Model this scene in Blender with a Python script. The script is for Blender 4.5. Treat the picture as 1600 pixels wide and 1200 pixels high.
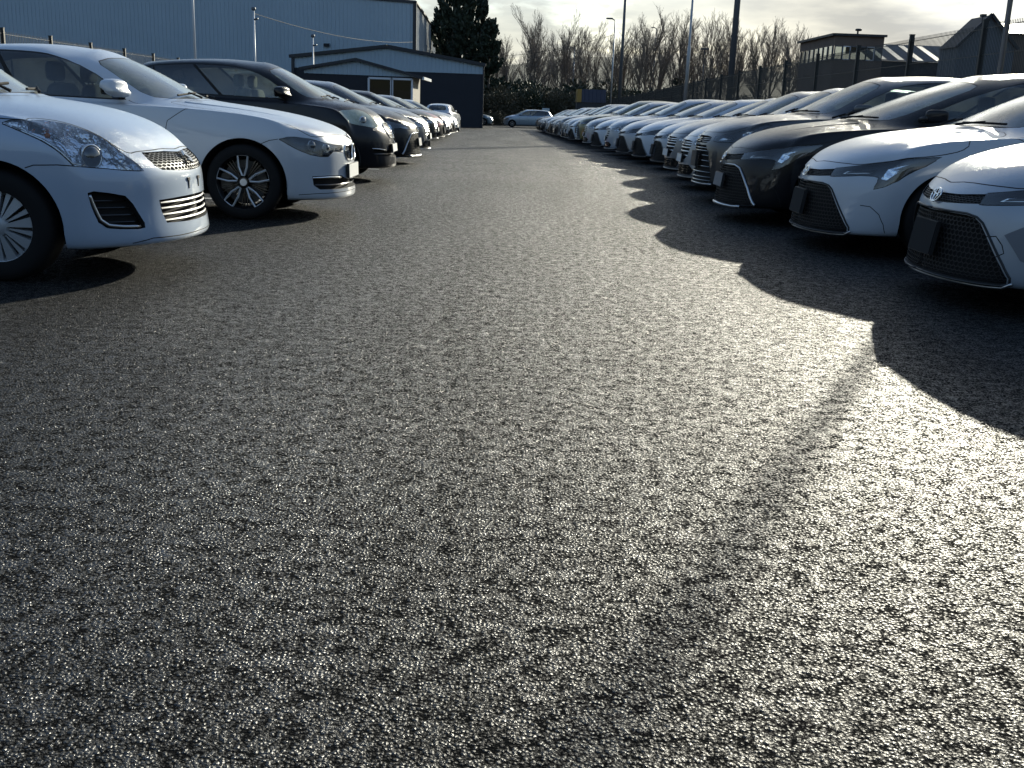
import bpy, bmesh, math, random
import numpy as np
from mathutils import Vector, Matrix
from mathutils.geometry import tessellate_polygon

for _o in list(bpy.data.objects):
    bpy.data.objects.remove(_o)
SCN = bpy.context.scene
COL = SCN.collection
R = math.radians

# ------------------------------------------------------------------ camera
EYE = 1.02
PITCH, ROLL = R(14.90), R(2.062)
_cp, _sp, _cr, _sr = math.cos(PITCH), math.sin(PITCH), math.cos(ROLL), math.sin(ROLL)
_F = Vector((0, _cp, -_sp)); _R0 = Vector((1, 0, 0)); _U0 = Vector((0, _sp, _cp))
_RR = _R0 * _cr + _U0 * _sr
_UU = _U0 * _cr - _R0 * _sr
cam = bpy.data.cameras.new('camera')
cam_o = bpy.data.objects.new('camera', cam); COL.objects.link(cam_o)
cam.sensor_width = 36.0; cam.lens = 36.0 * 1614 / 1600; cam.clip_start = .05; cam.clip_end = 6000
cam_o.matrix_world = Matrix(((_RR.x, _UU.x, -_F.x, 0), (_RR.y, _UU.y, -_F.y, 0), (_RR.z, _UU.z, -_F.z, EYE), (0, 0, 0, 1)))
SCN.camera = cam_o

# ------------------------------------------------------------------ light
AUREOLE = 3.8                         # extra brightness of the veil of cloud right round the sun
CLOUD0, CLOUD1 = .40, 1.05             # cloud brightness away from and next to the sun
SUN_AZ, SUN_EL = 25.4, 17.0           # degrees right of the aisle axis (+Y), above the horizon
world = bpy.data.worlds.new('World'); SCN.world = world; world.use_nodes = True
nt = world.node_tree; N = nt.nodes; LK = nt.links
bg = N['Background']; bg.inputs['Strength'].default_value = .128
sky = N.new('ShaderNodeTexSky'); sky.sky_type = 'NISHITA'; sky.sun_disc = False
sky.sun_elevation = R(SUN_EL); sky.sun_rotation = R(SUN_AZ); sky.altitude = 20; sky.air_density = 1.0; sky.dust_density = .5; sky.ozone_density = 2.2
tc = N.new('ShaderNodeTexCoord')
sep = N.new('ShaderNodeSeparateXYZ'); LK.new(tc.outputs['Generated'], sep.inputs[0])
# broken cloud layer: direction / (height + k) gives a flat layer seen from below
addz = N.new('ShaderNodeMath'); addz.operation = 'ADD'; addz.inputs[1].default_value = .16; LK.new(sep.outputs['Z'], addz.inputs[0])
mx = N.new('ShaderNodeMath'); mx.operation = 'MAXIMUM'; mx.inputs[1].default_value = .05; LK.new(addz.outputs[0], mx.inputs[0])
dv = N.new('ShaderNodeVectorMath'); dv.operation = 'DIVIDE'; LK.new(tc.outputs['Generated'], dv.inputs[0])
cmb = N.new('ShaderNodeCombineXYZ')
for k in range(3): LK.new(mx.outputs[0], cmb.inputs[k])
LK.new(cmb.outputs[0], dv.inputs[1])
n1 = N.new('ShaderNodeTexNoise'); n1.inputs['Scale'].default_value = 2.6; n1.inputs['Detail'].default_value = 7; n1.inputs['Roughness'].default_value = .56; n1.inputs['Distortion'].default_value = .35
LK.new(dv.outputs[0], n1.inputs['Vector'])
ramp = N.new('ShaderNodeValToRGB'); ramp.color_ramp.elements[0].position = .18; ramp.color_ramp.elements[1].position = .50
LK.new(n1.outputs['Fac'], ramp.inputs[0])
n2 = N.new('ShaderNodeTexNoise'); n2.inputs['Scale'].default_value = 4.2; n2.inputs['Detail'].default_value = 5
LK.new(dv.outputs[0], n2.inputs['Vector'])
ccol = N.new('ShaderNodeValToRGB')
ccol.color_ramp.elements[0].position = .36; ccol.color_ramp.elements[0].color = (2.35, 2.4, 2.35, 1)
ccol.color_ramp.elements[1].position = .62; ccol.color_ramp.elements[1].color = (3.6, 3.56, 3.2, 1)
LK.new(n2.outputs['Fac'], ccol.inputs[0])
cov = N.new('ShaderNodeMapRange'); cov.inputs['From Min'].default_value = 0.0; cov.inputs['From Max'].default_value = .45
cov.inputs['To Min'].default_value = 1.0; cov.inputs['To Max'].default_value = .06; LK.new(sep.outputs['Z'], cov.inputs['Value'])
cmul = N.new('ShaderNodeMath'); cmul.operation = 'MULTIPLY'; LK.new(ramp.outputs['Color'], cmul.inputs[0]); LK.new(cov.outputs[0], cmul.inputs[1])
# thin cloud scatters sunlight forward: brighter towards the sun
sdir = N.new('ShaderNodeVectorMath'); sdir.operation = 'DOT_PRODUCT'; LK.new(tc.outputs['Generated'], sdir.inputs[0])
sdir.inputs[1].default_value = (math.sin(R(SUN_AZ))*math.cos(R(SUN_EL)), math.cos(R(SUN_AZ))*math.cos(R(SUN_EL)), math.sin(R(SUN_EL)))
glow = N.new('ShaderNodeMapRange'); glow.interpolation_type = 'SMOOTHERSTEP'; glow.inputs['From Min'].default_value = .45; glow.inputs['From Max'].default_value = 1.0; glow.inputs['To Min'].default_value = CLOUD0; glow.inputs['To Max'].default_value = CLOUD1
LK.new(sdir.outputs['Value'], glow.inputs['Value'])
aur = N.new('ShaderNodeMapRange'); aur.interpolation_type = 'SMOOTHSTEP'; aur.inputs['From Min'].default_value = .968; aur.inputs['From Max'].default_value = 1.0; aur.inputs['To Max'].default_value = AUREOLE; LK.new(sdir.outputs['Value'], aur.inputs['Value'])
gsum = N.new('ShaderNodeMath'); gsum.operation = 'ADD'; LK.new(glow.outputs[0], gsum.inputs[0]); LK.new(aur.outputs[0], gsum.inputs[1])
veil = N.new('ShaderNodeMapRange'); veil.interpolation_type = 'SMOOTHSTEP'; veil.inputs['From Min'].default_value = .84; veil.inputs['From Max'].default_value = .985; LK.new(sdir.outputs['Value'], veil.inputs['Value'])
cmax = N.new('ShaderNodeMath'); cmax.operation = 'MAXIMUM'; LK.new(cmul.outputs[0], cmax.inputs[0]); LK.new(veil.outputs[0], cmax.inputs[1])
cgl = N.new('ShaderNodeVectorMath'); cgl.operation = 'SCALE'; LK.new(ccol.outputs['Color'], cgl.inputs[0]); LK.new(gsum.outputs[0], cgl.inputs['Scale'])
mixs = N.new('ShaderNodeMix'); mixs.data_type = 'RGBA'; LK.new(cmax.outputs[0], mixs.inputs['Factor']); LK.new(sky.outputs[0], mixs.inputs['A']); LK.new(cgl.outputs[0], mixs.inputs['B'])
LK.new(mixs.outputs['Result'], bg.inputs['Color'])

sun = bpy.data.lights.new('sun', 'SUN'); sun.energy = 4.7; sun.angle = R(.65); sun.color = (1.0, .945, .775)
sun_o = bpy.data.objects.new('sun', sun); COL.objects.link(sun_o)
_d = Vector((math.sin(R(SUN_AZ)) * math.cos(R(SUN_EL)), math.cos(R(SUN_AZ)) * math.cos(R(SUN_EL)), math.sin(R(SUN_EL))))
sun_o.rotation_euler = _d.to_track_quat('Z', 'Y').to_euler(); sun_o.location = (20, 40, 30)
SCN.view_settings.view_transform = 'Standard'; SCN.view_settings.look = 'None'; SCN.view_settings.gamma = 1.0; SCN.view_settings.exposure = .62
SCN.view_settings.use_curve_mapping = False
SCN.cycles.use_denoising = True; SCN.cycles.max_bounces = 6; SCN.cycles.adaptive_threshold = .02; SCN.cycles.transparent_max_bounces = 10; SCN.cycles.glossy_bounces = 4
SCN.cycles.sample_clamp_indirect = 6.0; SCN.cycles.caustics_reflective = False; SCN.cycles.caustics_refractive = False

# ------------------------------------------------------------------ helpers
def gz(y):
    """the yard drains gently away from the camera"""
    t = min(1.0, max(0.0, (y - 10) / 90.0)); return -.55 * t * t * (3 - 2 * t)
def lp(a, b, t): return a + (b - a) * t
def link(o, parent=None):
    COL.objects.link(o)
    if parent is not None: o.parent = parent
    return o
def tag(o, label=None, cat=None, group=None, kind=None):
    if label: o['label'] = label
    if cat: o['category'] = cat
    if group: o['group'] = group
    if kind: o['kind'] = kind
    return o
def empty(name, loc=(0, 0, 0), rz=0.0):
    o = bpy.data.objects.new(name, None); o.empty_display_size = .3; o.location = loc; o.rotation_euler = (0, 0, rz); return link(o)
def mesh(name, vs, fs, mats=(), mi=None, smooth=False, normals=None):
    me = bpy.data.meshes.new(name); me.from_pydata([tuple(map(float, v)) for v in vs], [], [tuple(f) for f in fs])
    for m in mats: me.materials.append(m)
    if mi is not None: me.polygons.foreach_set('material_index', mi)
    if smooth: me.polygons.foreach_set('use_smooth', [True] * len(me.polygons))
    me.update()
    if normals is not None: me.normals_split_custom_set_from_vertices([tuple(n) for n in normals])
    return me
def obj(name, me, parent=None, loc=None, rz=None):
    o = bpy.data.objects.new(name, me); link(o, parent)
    if loc: o.location = loc
    if rz: o.rotation_euler = (0, 0, rz)
    return o
class MB:
    """collects simple solids into one mesh"""
    def __init__(s): s.v = []; s.f = []; s.m = []; s.mi = 0
    def add(s, vs, fs):
        o = len(s.v); s.v += [tuple(v) for v in vs]; s.f += [tuple(o + i for i in f) for f in fs]; s.m += [s.mi] * len(fs); return s
    def box(s, a, b):
        x0, y0, z0 = a; x1, y1, z1 = b
        return s.add([(x0,y0,z0),(x1,y0,z0),(x1,y1,z0),(x0,y1,z0),(x0,y0,z1),(x1,y0,z1),(x1,y1,z1),(x0,y1,z1)],
                     [(0,3,2,1),(4,5,6,7),(0,1,5,4),(1,2,6,5),(2,3,7,6),(3,0,4,7)])
    def rbox(s, c, h, e=.25, n=6):
        """rounded (superellipsoid) box"""
        vs = []; fs = []; nu, nv = n * 4, n * 2
        sg = lambda w, p: math.copysign(abs(w) ** p, w)
        for i in range(nv + 1):
            t = -math.pi / 2 + math.pi * i / nv
            for j in range(nu):
                a = 2 * math.pi * j / nu
                vs.append((c[0] + h[0] * sg(math.cos(t), e) * sg(math.cos(a), e), c[1] + h[1] * sg(math.cos(t), e) * sg(math.sin(a), e), c[2] + h[2] * sg(math.sin(t), e)))
        for i in range(nv):
            for j in range(nu): fs.append((i*nu+j, i*nu+(j+1)%nu, (i+1)*nu+(j+1)%nu, (i+1)*nu+j))
        return s.add(vs, fs)
    def tube(s, pts, rad, n=6, closed=False, cap=True):
        P = [Vector(p) for p in pts]; L = len(P); rs = rad if isinstance(rad, (list, tuple)) else [rad] * L
        vs = []; fs = []; up = Vector((0, 0, 1)); prev = None
        for i in range(L):
            if closed: t = P[(i+1) % L] - P[i-1]
            else: t = P[min(i+1, L-1)] - P[max(i-1, 0)]
            if t.length < 1e-9: t = Vector((0, 0, 1))
            t.normalize()
            if prev is None:
                a = up if abs(t.z) < .9 else Vector((1, 0, 0)); x = t.cross(a).normalized()
            else:
                x = prev - t * prev.dot(t)
                x = x.normalized() if x.length > 1e-6 else t.orthogonal().normalized()
            prev = x; y = t.cross(x)
            for k in range(n):
                an = 2 * math.pi * k / n; vs.append(P[i] + (x * math.cos(an) + y * math.sin(an)) * rs[i])
        for i in range(L if closed else L - 1):
            j = (i + 1) % L
            for k in range(n): fs.append((i*n+k, i*n+(k+1)%n, j*n+(k+1)%n, j*n+k))
        if cap and not closed: fs += [tuple(range(n))[::-1], tuple((L-1)*n+k for k in range(n))]
        return s.add(vs, fs)
    def lathe(s, prof, n=40, axis='y', c=(0, 0, 0)):
        """prof: (radius, along axis)"""
        vs = []; fs = []
        for r, h in prof:
            for k in range(n):
                a = 2 * math.pi * k / n
                if axis == 'y': vs.append((c[0] + r * math.cos(a), c[1] + h, c[2] + r * math.sin(a)))
                elif axis == 'z': vs.append((c[0] + r * math.cos(a), c[1] + r * math.sin(a), c[2] + h))
                else: vs.append((c[0] + h, c[1] + r * math.cos(a), c[2] + r * math.sin(a)))
        for i in range(len(prof) - 1):
            for k in range(n): fs.append((i*n+k, i*n+(k+1)%n, (i+1)*n+(k+1)%n, (i+1)*n+k))
        return s.add(vs, fs)
    def prism(s, poly, fn, d):
        """poly 2D -> fn(a,b,depth) 3D, extruded from 0 to d"""
        n = len(poly); vs = [fn(a, b, 0) for a, b in poly] + [fn(a, b, d) for a, b in poly]
        fs = [(i, (i+1) % n, n + (i+1) % n, n + i) for i in range(n)]
        tr = tessellate_polygon([[Vector((a, b, 0)) for a, b in poly]])
        for t in tr: fs += [tuple(t), tuple(n + q for q in t)[::-1]]
        return s.add(vs, fs)
    def me(s, name, mats, smooth=False): return mesh(name, s.v, s.f, mats, s.m, smooth)
    def build(s, name, mats, parent=None, smooth=False, loc=None, rz=None): return obj(name, s.me(name, mats if isinstance(mats, (list, tuple)) else [mats], smooth), parent, loc, rz)

# ------------------------------------------------------------------ materials
MATS = {}
def pmat(name, col, rough=.5, metal=0.0, coat=0.0, spec=.5, emit=None):
    m = bpy.data.materials.new(name); m.use_nodes = True; b = m.node_tree.nodes['Principled BSDF']
    b.inputs['Base Color'].default_value = (*col, 1); b.inputs['Roughness'].default_value = rough; b.inputs['Metallic'].default_value = metal
    b.inputs['Coat Weight'].default_value = coat; b.inputs['Coat Roughness'].default_value = .04; b.inputs['Specular IOR Level'].default_value = spec
    MATS[name] = m; return m
def nd(m, t, **kw):
    n = m.node_tree.nodes.new(t)
    for k, v in kw.items(): setattr(n, k, v)
    return n
def grain(m, scale, amt, dist=.004, detail=5, colvar=0.0, coord='Object', stretch=None):
    """noise relief and slight colour / gloss variation on a Principled material"""
    t = m.node_tree; b = t.nodes['Principled BSDF']; tc = nd(m, 'ShaderNodeTexCoord'); nz = nd(m, 'ShaderNodeTexNoise')
    nz.inputs['Scale'].default_value = scale; nz.inputs['Detail'].default_value = detail; nz.inputs['Roughness'].default_value = .6
    src = tc.outputs[coord]
    if stretch:
        mp = nd(m, 'ShaderNodeMapping'); mp.inputs['Scale'].default_value = stretch; t.links.new(src, mp.inputs['Vector']); src = mp.outputs[0]
    t.links.new(src, nz.inputs['Vector'])
    bp = nd(m, 'ShaderNodeBump'); bp.inputs['Strength'].default_value = amt; bp.inputs['Distance'].default_value = dist
    t.links.new(nz.outputs['Fac'], bp.inputs['Height']); t.links.new(bp.outputs[0], b.inputs['Normal'])
    if colvar:
        c = b.inputs['Base Color'].default_value[:3]; mr = nd(m, 'ShaderNodeMix', data_type='RGBA')
        n2 = nd(m, 'ShaderNodeTexNoise'); n2.inputs['Scale'].default_value = scale * .13; n2.inputs['Detail'].default_value = 6; t.links.new(src, n2.inputs['Vector'])
        mr.inputs['A'].default_value = (*[q * (1 - colvar) for q in c], 1); mr.inputs['B'].default_value = (*[min(1, q * (1 + colvar)) for q in c], 1)
        t.links.new(n2.outputs['Fac'], mr.inputs['Factor']); t.links.new(mr.outputs['Result'], b.inputs['Base Color'])
    return m
def paint(name, col, metal=.0, rough=.32, wet=1.0):
    dark = max(col) < .02
    """clear-coated car paint, beaded with rain where the panel faces up; trim grey inside the shell"""
    m = pmat(name, col, rough, metal, 1.0); t = m.node_tree; b = t.nodes['Principled BSDF']; b.inputs['Coat Roughness'].default_value = .05
    if dark: b.inputs['Coat Weight'].default_value = .45; b.inputs['Specular IOR Level'].default_value = .12
    tc = nd(m, 'ShaderNodeTexCoord')
    vo = nd(m, 'ShaderNodeTexVoronoi'); vo.feature = 'SMOOTH_F1'; vo.inputs['Scale'].default_value = 210; vo.inputs['Randomness'].default_value = 1; t.links.new(tc.outputs['Object'], vo.inputs['Vector'])
    mr = nd(m, 'ShaderNodeMapRange'); mr.inputs['From Min'].default_value = .12; mr.inputs['From Max'].default_value = .42; mr.inputs['To Min'].default_value = 1; mr.inputs['To Max'].default_value = 0
    t.links.new(vo.outputs['Distance'], mr.inputs['Value'])
    ge = nd(m, 'ShaderNodeNewGeometry'); sx = nd(m, 'ShaderNodeSeparateXYZ'); t.links.new(ge.outputs['True Normal'], sx.inputs[0])
    up = nd(m, 'ShaderNodeMapRange'); up.inputs['From Min'].default_value = .25; up.inputs['From Max'].default_value = .7; up.inputs['To Max'].default_value = wet; t.links.new(sx.outputs['Z'], up.inputs['Value'])
    n3 = nd(m, 'ShaderNodeTexNoise'); n3.inputs['Scale'].default_value = 9; t.links.new(tc.outputs['Object'], n3.inputs['Vector'])
    mu = nd(m, 'ShaderNodeMath', operation='MULTIPLY'); t.links.new(mr.outputs[0], mu.inputs[0]); t.links.new(up.outputs[0], mu.inputs[1])
    mu2 = nd(m, 'ShaderNodeMath', operation='MULTIPLY'); t.links.new(mu.outputs[0], mu2.inputs[0]); t.links.new(n3.outputs['Fac'], mu2.inputs[1])
    bp = nd(m, 'ShaderNodeBump'); bp.inputs['Strength'].default_value = 1.0; bp.inputs['Distance'].default_value = .0016; t.links.new(mu2.outputs[0], bp.inputs['Height'])
    t.links.new(bp.outputs[0], b.inputs['Coat Normal'])
    cro = nd(m, 'ShaderNodeMapRange'); cro.inputs['To Min'].default_value = .05; cro.inputs['To Max'].default_value = .26; t.links.new(up.outputs[0], cro.inputs['Value']); t.links.new(cro.outputs[0], b.inputs['Coat Roughness'])
    t.links.new(bp.outputs[0], b.inputs['Normal'])
    inner = nd(m, 'ShaderNodeBsdfDiffuse'); inner.inputs['Color'].default_value = (.03, .03, .032, 1)
    mixn = nd(m, 'ShaderNodeMixShader'); t.links.new(ge.outputs['Backfacing'], mixn.inputs[0]); t.links.new(b.outputs[0], mixn.inputs[1]); t.links.new(inner.outputs[0], mixn.inputs[2])
    t.links.new(mixn.outputs[0], t.nodes['Material Output'].inputs[0]); return m
def glassm(name, tint, rough=.02, film=0.0):
    """thin pane: tinted see-through with a Fresnel reflection; film = dusty wet haze on it"""
    m = bpy.data.materials.new(name); m.use_nodes = True; t = m.node_tree; t.nodes.remove(t.nodes['Principled BSDF'])
    tr = nd(m, 'ShaderNodeBsdfTransparent'); tr.inputs[0].default_value = (*tint, 1)
    gl = nd(m, 'ShaderNodeBsdfGlossy'); gl.inputs['Roughness'].default_value = rough; gl.inputs['Color'].default_value = (1, 1, 1, 1)
    fr = nd(m, 'ShaderNodeFresnel'); fr.inputs['IOR'].default_value = 1.55
    r1 = nd(m, 'ShaderNodeMath', operation='ADD'); r1.inputs[1].default_value = 1.0; t.links.new(fr.outputs[0], r1.inputs[0])      # both faces of the pane reflect: 2R / (1 + R)
    r2 = nd(m, 'ShaderNodeMath', operation='MULTIPLY'); r2.inputs[1].default_value = 2.0; t.links.new(fr.outputs[0], r2.inputs[0])
    r3 = nd(m, 'ShaderNodeMath', operation='DIVIDE'); t.links.new(r2.outputs[0], r3.inputs[0]); t.links.new(r1.outputs[0], r3.inputs[1])
    mx = nd(m, 'ShaderNodeMixShader'); t.links.new(r3.outputs[0], mx.inputs[0]); t.links.new(tr.outputs[0], mx.inputs[1]); t.links.new(gl.outputs[0], mx.inputs[2])
    out = mx
    if film:
        df = nd(m, 'ShaderNodeBsdfDiffuse'); df.inputs['Color'].default_value = (.74, .80, .77, 1)
        tl = nd(m, 'ShaderNodeBsdfTranslucent'); tl.inputs['Color'].default_value = (.74, .80, .77, 1)
        ad = nd(m, 'ShaderNodeMixShader'); ad.inputs[0].default_value = .6; t.links.new(df.outputs[0], ad.inputs[1]); t.links.new(tl.outputs[0], ad.inputs[2])
        tc = nd(m, 'ShaderNodeTexCoord'); nz = nd(m, 'ShaderNodeTexNoise'); nz.inputs['Scale'].default_value = 5; nz.inputs['Detail'].default_value = 8; t.links.new(tc.outputs['Object'], nz.inputs['Vector'])
        vo = nd(m, 'ShaderNodeTexVoronoi'); vo.inputs['Scale'].default_value = 160; t.links.new(tc.outputs['Object'], vo.inputs['Vector'])
        mr = nd(m, 'ShaderNodeMapRange'); mr.inputs['From Min'].default_value = .3; mr.inputs['From Max'].default_value = .7; mr.inputs['To Min'].default_value = film * .4; mr.inputs['To Max'].default_value = film * 1.5; t.links.new(nz.outputs['Fac'], mr.inputs['Value'])
        m2 = nd(m, 'ShaderNodeMixShader'); t.links.new(mr.outputs[0], m2.inputs[0]); t.links.new(mx.outputs[0], m2.inputs[1]); t.links.new(ad.outputs[0], m2.inputs[2]); out = m2
        bp = nd(m, 'ShaderNodeBump'); bp.inputs['Strength'].default_value = .25; bp.inputs['Distance'].default_value = .0015; t.links.new(vo.outputs['Distance'], bp.inputs['Height']); t.links.new(bp.outputs[0], gl.inputs['Normal'])
    t.links.new(out.outputs[0], t.nodes['Material Output'].inputs[0]); MATS[name] = m; return m

M_BLACK = grain(pmat('black_plastic', (.012, .012, .013), .45), 300, .15, .001)
M_GLOSSBLK = pmat('gloss_black', (.008, .008, .009), .12, 0, .6)
M_GAP = pmat('panel_gap', (.004, .004, .004), .8)
M_MESHG = pmat('grille_mesh_grey', (.075, .078, .082), .45, .4)
M_BRIGHT = pmat('machined_alloy', (.70, .71, .72), .35, .5)
M_CHROME = pmat('chrome', (.72, .73, .74), .12, 1.0)
M_SILVER = pmat('silver_trim', (.50, .51, .52), .28, 1.0)
M_REFL = grain(pmat('lamp_reflector', (.88, .90, .94), .14, .92), 16, .55, .03, 2)
M_REFLW = pmat('lamp_reflector_white', (.85, .86, .84), .4, .2)
M_LAMPDARK = pmat('lamp_bezel', (.02, .021, .024), .25)
M_RUBBER = grain(pmat('tyre_rubber', (.009, .009, .0095), .8, 0, 0, .25), 60, .3, .003)
M_ALLOY = pmat('wheel_alloy', (.42, .43, .45), .32, .9)
M_HUBCAP = pmat('hubcap_paint', (.36, .38, .40), .38, .3)
M_BLKRIM = pmat('black_wheel_paint', (.012, .012, .013), .25, .2, .5)
M_DISC = pmat('brake_steel', (.06, .06, .06), .5, .6)
M_SEAT = grain(pmat('seat_cloth', (.035, .035, .038), .9), 200, .2)
M_SEATL = grain(pmat('seat_cloth_beige', (.34, .32, .27), .9), 200, .2)
M_DASH = grain(pmat('dashboard_vinyl', (.03, .031, .033), .6), 150, .2)
M_PLATE = pmat('number_plate_white', (.72, .72, .70), .4)
M_ORANGE = pmat('amber_bulb', (.65, .17, .02), .3)
M_RED = pmat('tail_lamp_red', (.30, .012, .012), .15, 0, 1.0)
M_BLUE = pmat('badge_blue', (.04, .12, .38), .25, 0, 1.0)
M_UNDER = pmat('underbody_black', (.008, .008, .008), .9)
M_INSERT = pmat('grey_bumper_blank', (.16, .17, .19), .5)
G_SCREEN = glassm('windscreen_glass', (.62, .72, .68), .05, .34)
G_SIDE = glassm('side_glass', (.42, .48, .47), .03, .05)
G_PRIV = glassm('privacy_glass', (.07, .08, .085), .03, .03)
G_LENS = glassm('lamp_lens', (.92, .95, .97), .03)
G_LENSY = glassm('yellowed_lamp_lens', (.85, .84, .62), .10, .85)
G_BUILD = glassm('window_glass', (.35, .40, .40), .02)
# ------------------------------------------------------------------ car body surface
# control net: rings (sill -> bonnet edge -> waist -> roof) x columns (nose -> side -> tail), cubic B-spline
def lowr(hz, lipz, clear, s, b0, prof):
    a, b, c, d, e = prof
    return [(lipz+.03,clear,clear+.04,.22,.84,s*.8,.18),(lipz-.02,clear-.02,clear+.04,a,.95,s,.06),(lipz+.05,clear+.06,clear+.12,a+.01,.985,s,.02),
      (lp(lipz,hz,.43),.42,.48,b,1.0,s,.0),(lp(lipz,hz,.70),lp(clear,b0,.47),.62,c,1.005,s,.0),(lp(lipz,hz,.86),lp(clear,b0,.62),.78,d,1.0,s*1.05,.02),(lp(lipz,hz,.95),lp(clear,b0,.74),.90,e,.99,s*1.1,.05)]
def spec(W, wb, nose, tail, H, hz, cowl, apil, head, beltz, ry, rtop, rbase, deck, lipz=.17, clear=.19, prof=(0,.03,.05,.07,.12), hood=.08, sweep=.38, fb=.16, tyre=.32, rim=.22, arch=.355, wheel='alloy'):
    s = sweep; b0, b1 = beltz; cy = W * .95
    P = dict(W=W, wb=wb, nose=nose, tail=tail, H=H, tyre=tyre, rim=rim, arch=arch, wheel=wheel, cowl=cowl, apil=apil, head=head, beltz=beltz, ry=ry)
    P['c4'] = min(.42, nose-s-.10); k4 = min(.30, nose-fb-s*.92-.10)
    P['low'] = lowr(hz, lipz, clear, s, b0, prof); ds = lambda t: lp(b0-.035, b1-.02, t)
    P['crest'] = [(nose-fb,0,hz),(nose-fb-.02,.33*W,hz+.004),(nose-fb-.115,.63*W,hz+.022),(nose-fb-s*.92,.85*W,lp(hz,b0,.30)),
      (k4,.915*W,lp(hz,b0,.55)),(0,cy,lp(hz,b0,.74)),(-.55,cy+.012,lp(hz,b0,.90)),(-wb*.46,cy+.015,ds(.2)),(-wb*.77,cy+.015,ds(.5)),(-wb,cy+.005,ds(.75)),
      (-wb-.42,.90*W,ds(.95)),(lp(tail,-wb-.42,.45),.79*W,deck[1]-.01),(deck[0]+.03,.56*W,deck[1]),(deck[0],0,deck[1])]
    ax, ay, az = apil; cx, cz = cowl; bx, bz = rbase; by = W * .885; sx = lambda t: lp(ax-.20, bx+.30, t)
    P['belt'] = [(cx,0,cz),(cx-.02,.28*W,cz-.004),(lp(cx,ax,.38),lp(0,ay,.73),lp(cz,az,.45)),(ax,ay,az),(ax-.20,lp(ay,by,.7),b0),(sx(.09),by-.01,b0),(sx(.25),by,lp(b0,b1,.15)),
      (sx(.45),by,lp(b0,b1,.3)),(sx(.65),by-.005,lp(b0,b1,.5)),(sx(.85),by-.02,lp(b0,b1,.8)),(sx(1.0),by-.065,b1+.02),(bx+.11,by-.18,lp(b1,bz,.9)),(bx+.03,.4*W,bz),(bx,0,bz)]
    P['hb'] = [hood,hood,hood*.9,hood*.55,hood*.22,.005,0,0,0,0] + ([.005,.02,.03,.03] if abs(bx-deck[0]) > .25 else [0]*4)
    hx, hzz = head; tx, tz = rtop; zt = H-.055; qx = lambda t: lp(hx-.28, tx+.06, t)
    P['roof'] = [(hx,0,hzz),(hx-.01,ry*.42,hzz-.007),(hx-.05,ry*.73,hzz-.023),(hx-.13,ry*.925,hzz-.05),(hx-.28,ry*.975,hzz-.035),(qx(.16),ry,zt-.01),(qx(.36),ry*1.01,zt),(qx(.57),ry,zt),
      (qx(.77),ry*.985,lp(zt,tz,.3)-.01),(qx(.93),ry*.96,lp(zt,tz,.7)-.02),(tx+.04,ry*.91,tz-.035),(tx-.02,ry*.75,tz-.02),(tx,ry*.42,tz-.005),(tx,0,tz)]
    P['zt'] = [(tx,tz+.01),(lp(hx,tx,.75),lp(H,tz,.25)),(lp(hx,tx,.45),H+.005),(hx-.35,H-.005),(hx,hzz+.025)]
    return P
def net(P):
    W, wb, nose, tail = P['W'], P['wb'], P['nose'], P['tail']; C = 14; rings = []
    xs = [None]*4 + [P['c4'], 0.0, -.62, -wb*.46, -wb+.62, -wb, -wb-.42]
    fy = [0,.36,.70,.90]; fs = [0,.10,.40,1.0]; zc = [0,.02,.15,.6]; pl = [.985,1.0,.995,1.0,1.0,1.0,.97]
    for zf, zs, zr, df, wf, sw, dr in P['low']:
        Wr = W * wf
        row = [(nose-df-sw*fs[j], fy[j]*Wr, lp(zf, zs, zc[j])) for j in range(4)]
        row += [(xs[j], Wr*pl[j-4], lp(zs, zr, (j-4)/9.0)) for j in range(4, 11)]
        row += [(tail+dr+sw*.9*a, b*Wr, zr) for a, b in ((.30,.86),(.07,.6),(0,0))]
        rings.append(row)
    cr, be, ro = P['crest'], P['belt'], P['roof']; rings.append(cr)
    for f in (.10,.30,.55,.80):
        rings.append([tuple(lp(cr[j][k], be[j][k], f) + (P['hb'][j]*math.sin(math.pi*f**.62) if k == 2 else 0) for k in range(3)) for j in range(C)])
    rings.append(be)
    for f in (.35,.72):
        row = []
        for j in range(C):
            n = Vector((.5,.15*j,.85)) if j <= 3 else (Vector((0,.9,.35)) if j <= 10 else Vector((-.6,.1,.8))); n.normalize()
            row.append(tuple(lp(be[j][k], ro[j][k], f) + n[k]*.02 for k in range(3)))
        rings.append(row)
    rings.append(ro); a, b = ro[0][0]-.24, ro[13][0]+.12; r1 = []; r2 = []
    zx = [q[0] for q in P['zt']]; zz = [q[1] for q in P['zt']]
    for j in range(C):
        x0 = max(min(ro[j][0], a), b); z0 = float(np.interp(x0, zx, zz))
        r2.append((x0, 0, z0)); r1.append((lp(ro[j][0], x0, .45), ro[j][1]*.6, lp(ro[j][2], z0, .72)))
    G = np.array(rings + [r1, r2], float); m = np.array([1,-1,1.0])
    G = np.concatenate([G[:,1:2]*m, G, G[:,12:13]*m], 1)
    return np.concatenate([2*G[0:1]-G[1:2], G, G[-2:-1]*m], 0)
UMAX, VMAX = 13.0, 17.0
def _bw(t): return np.stack([(1-t)**3/6, (3*t**3-6*t*t+4)/6, (-3*t**3+3*t*t+3*t+1)/6, t**3/6], -1)
def _bd(t): return np.stack([-(1-t)**2/2, (9*t*t-12*t)/6, (-9*t*t+6*t+3)/6, t*t/2], -1)
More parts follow.
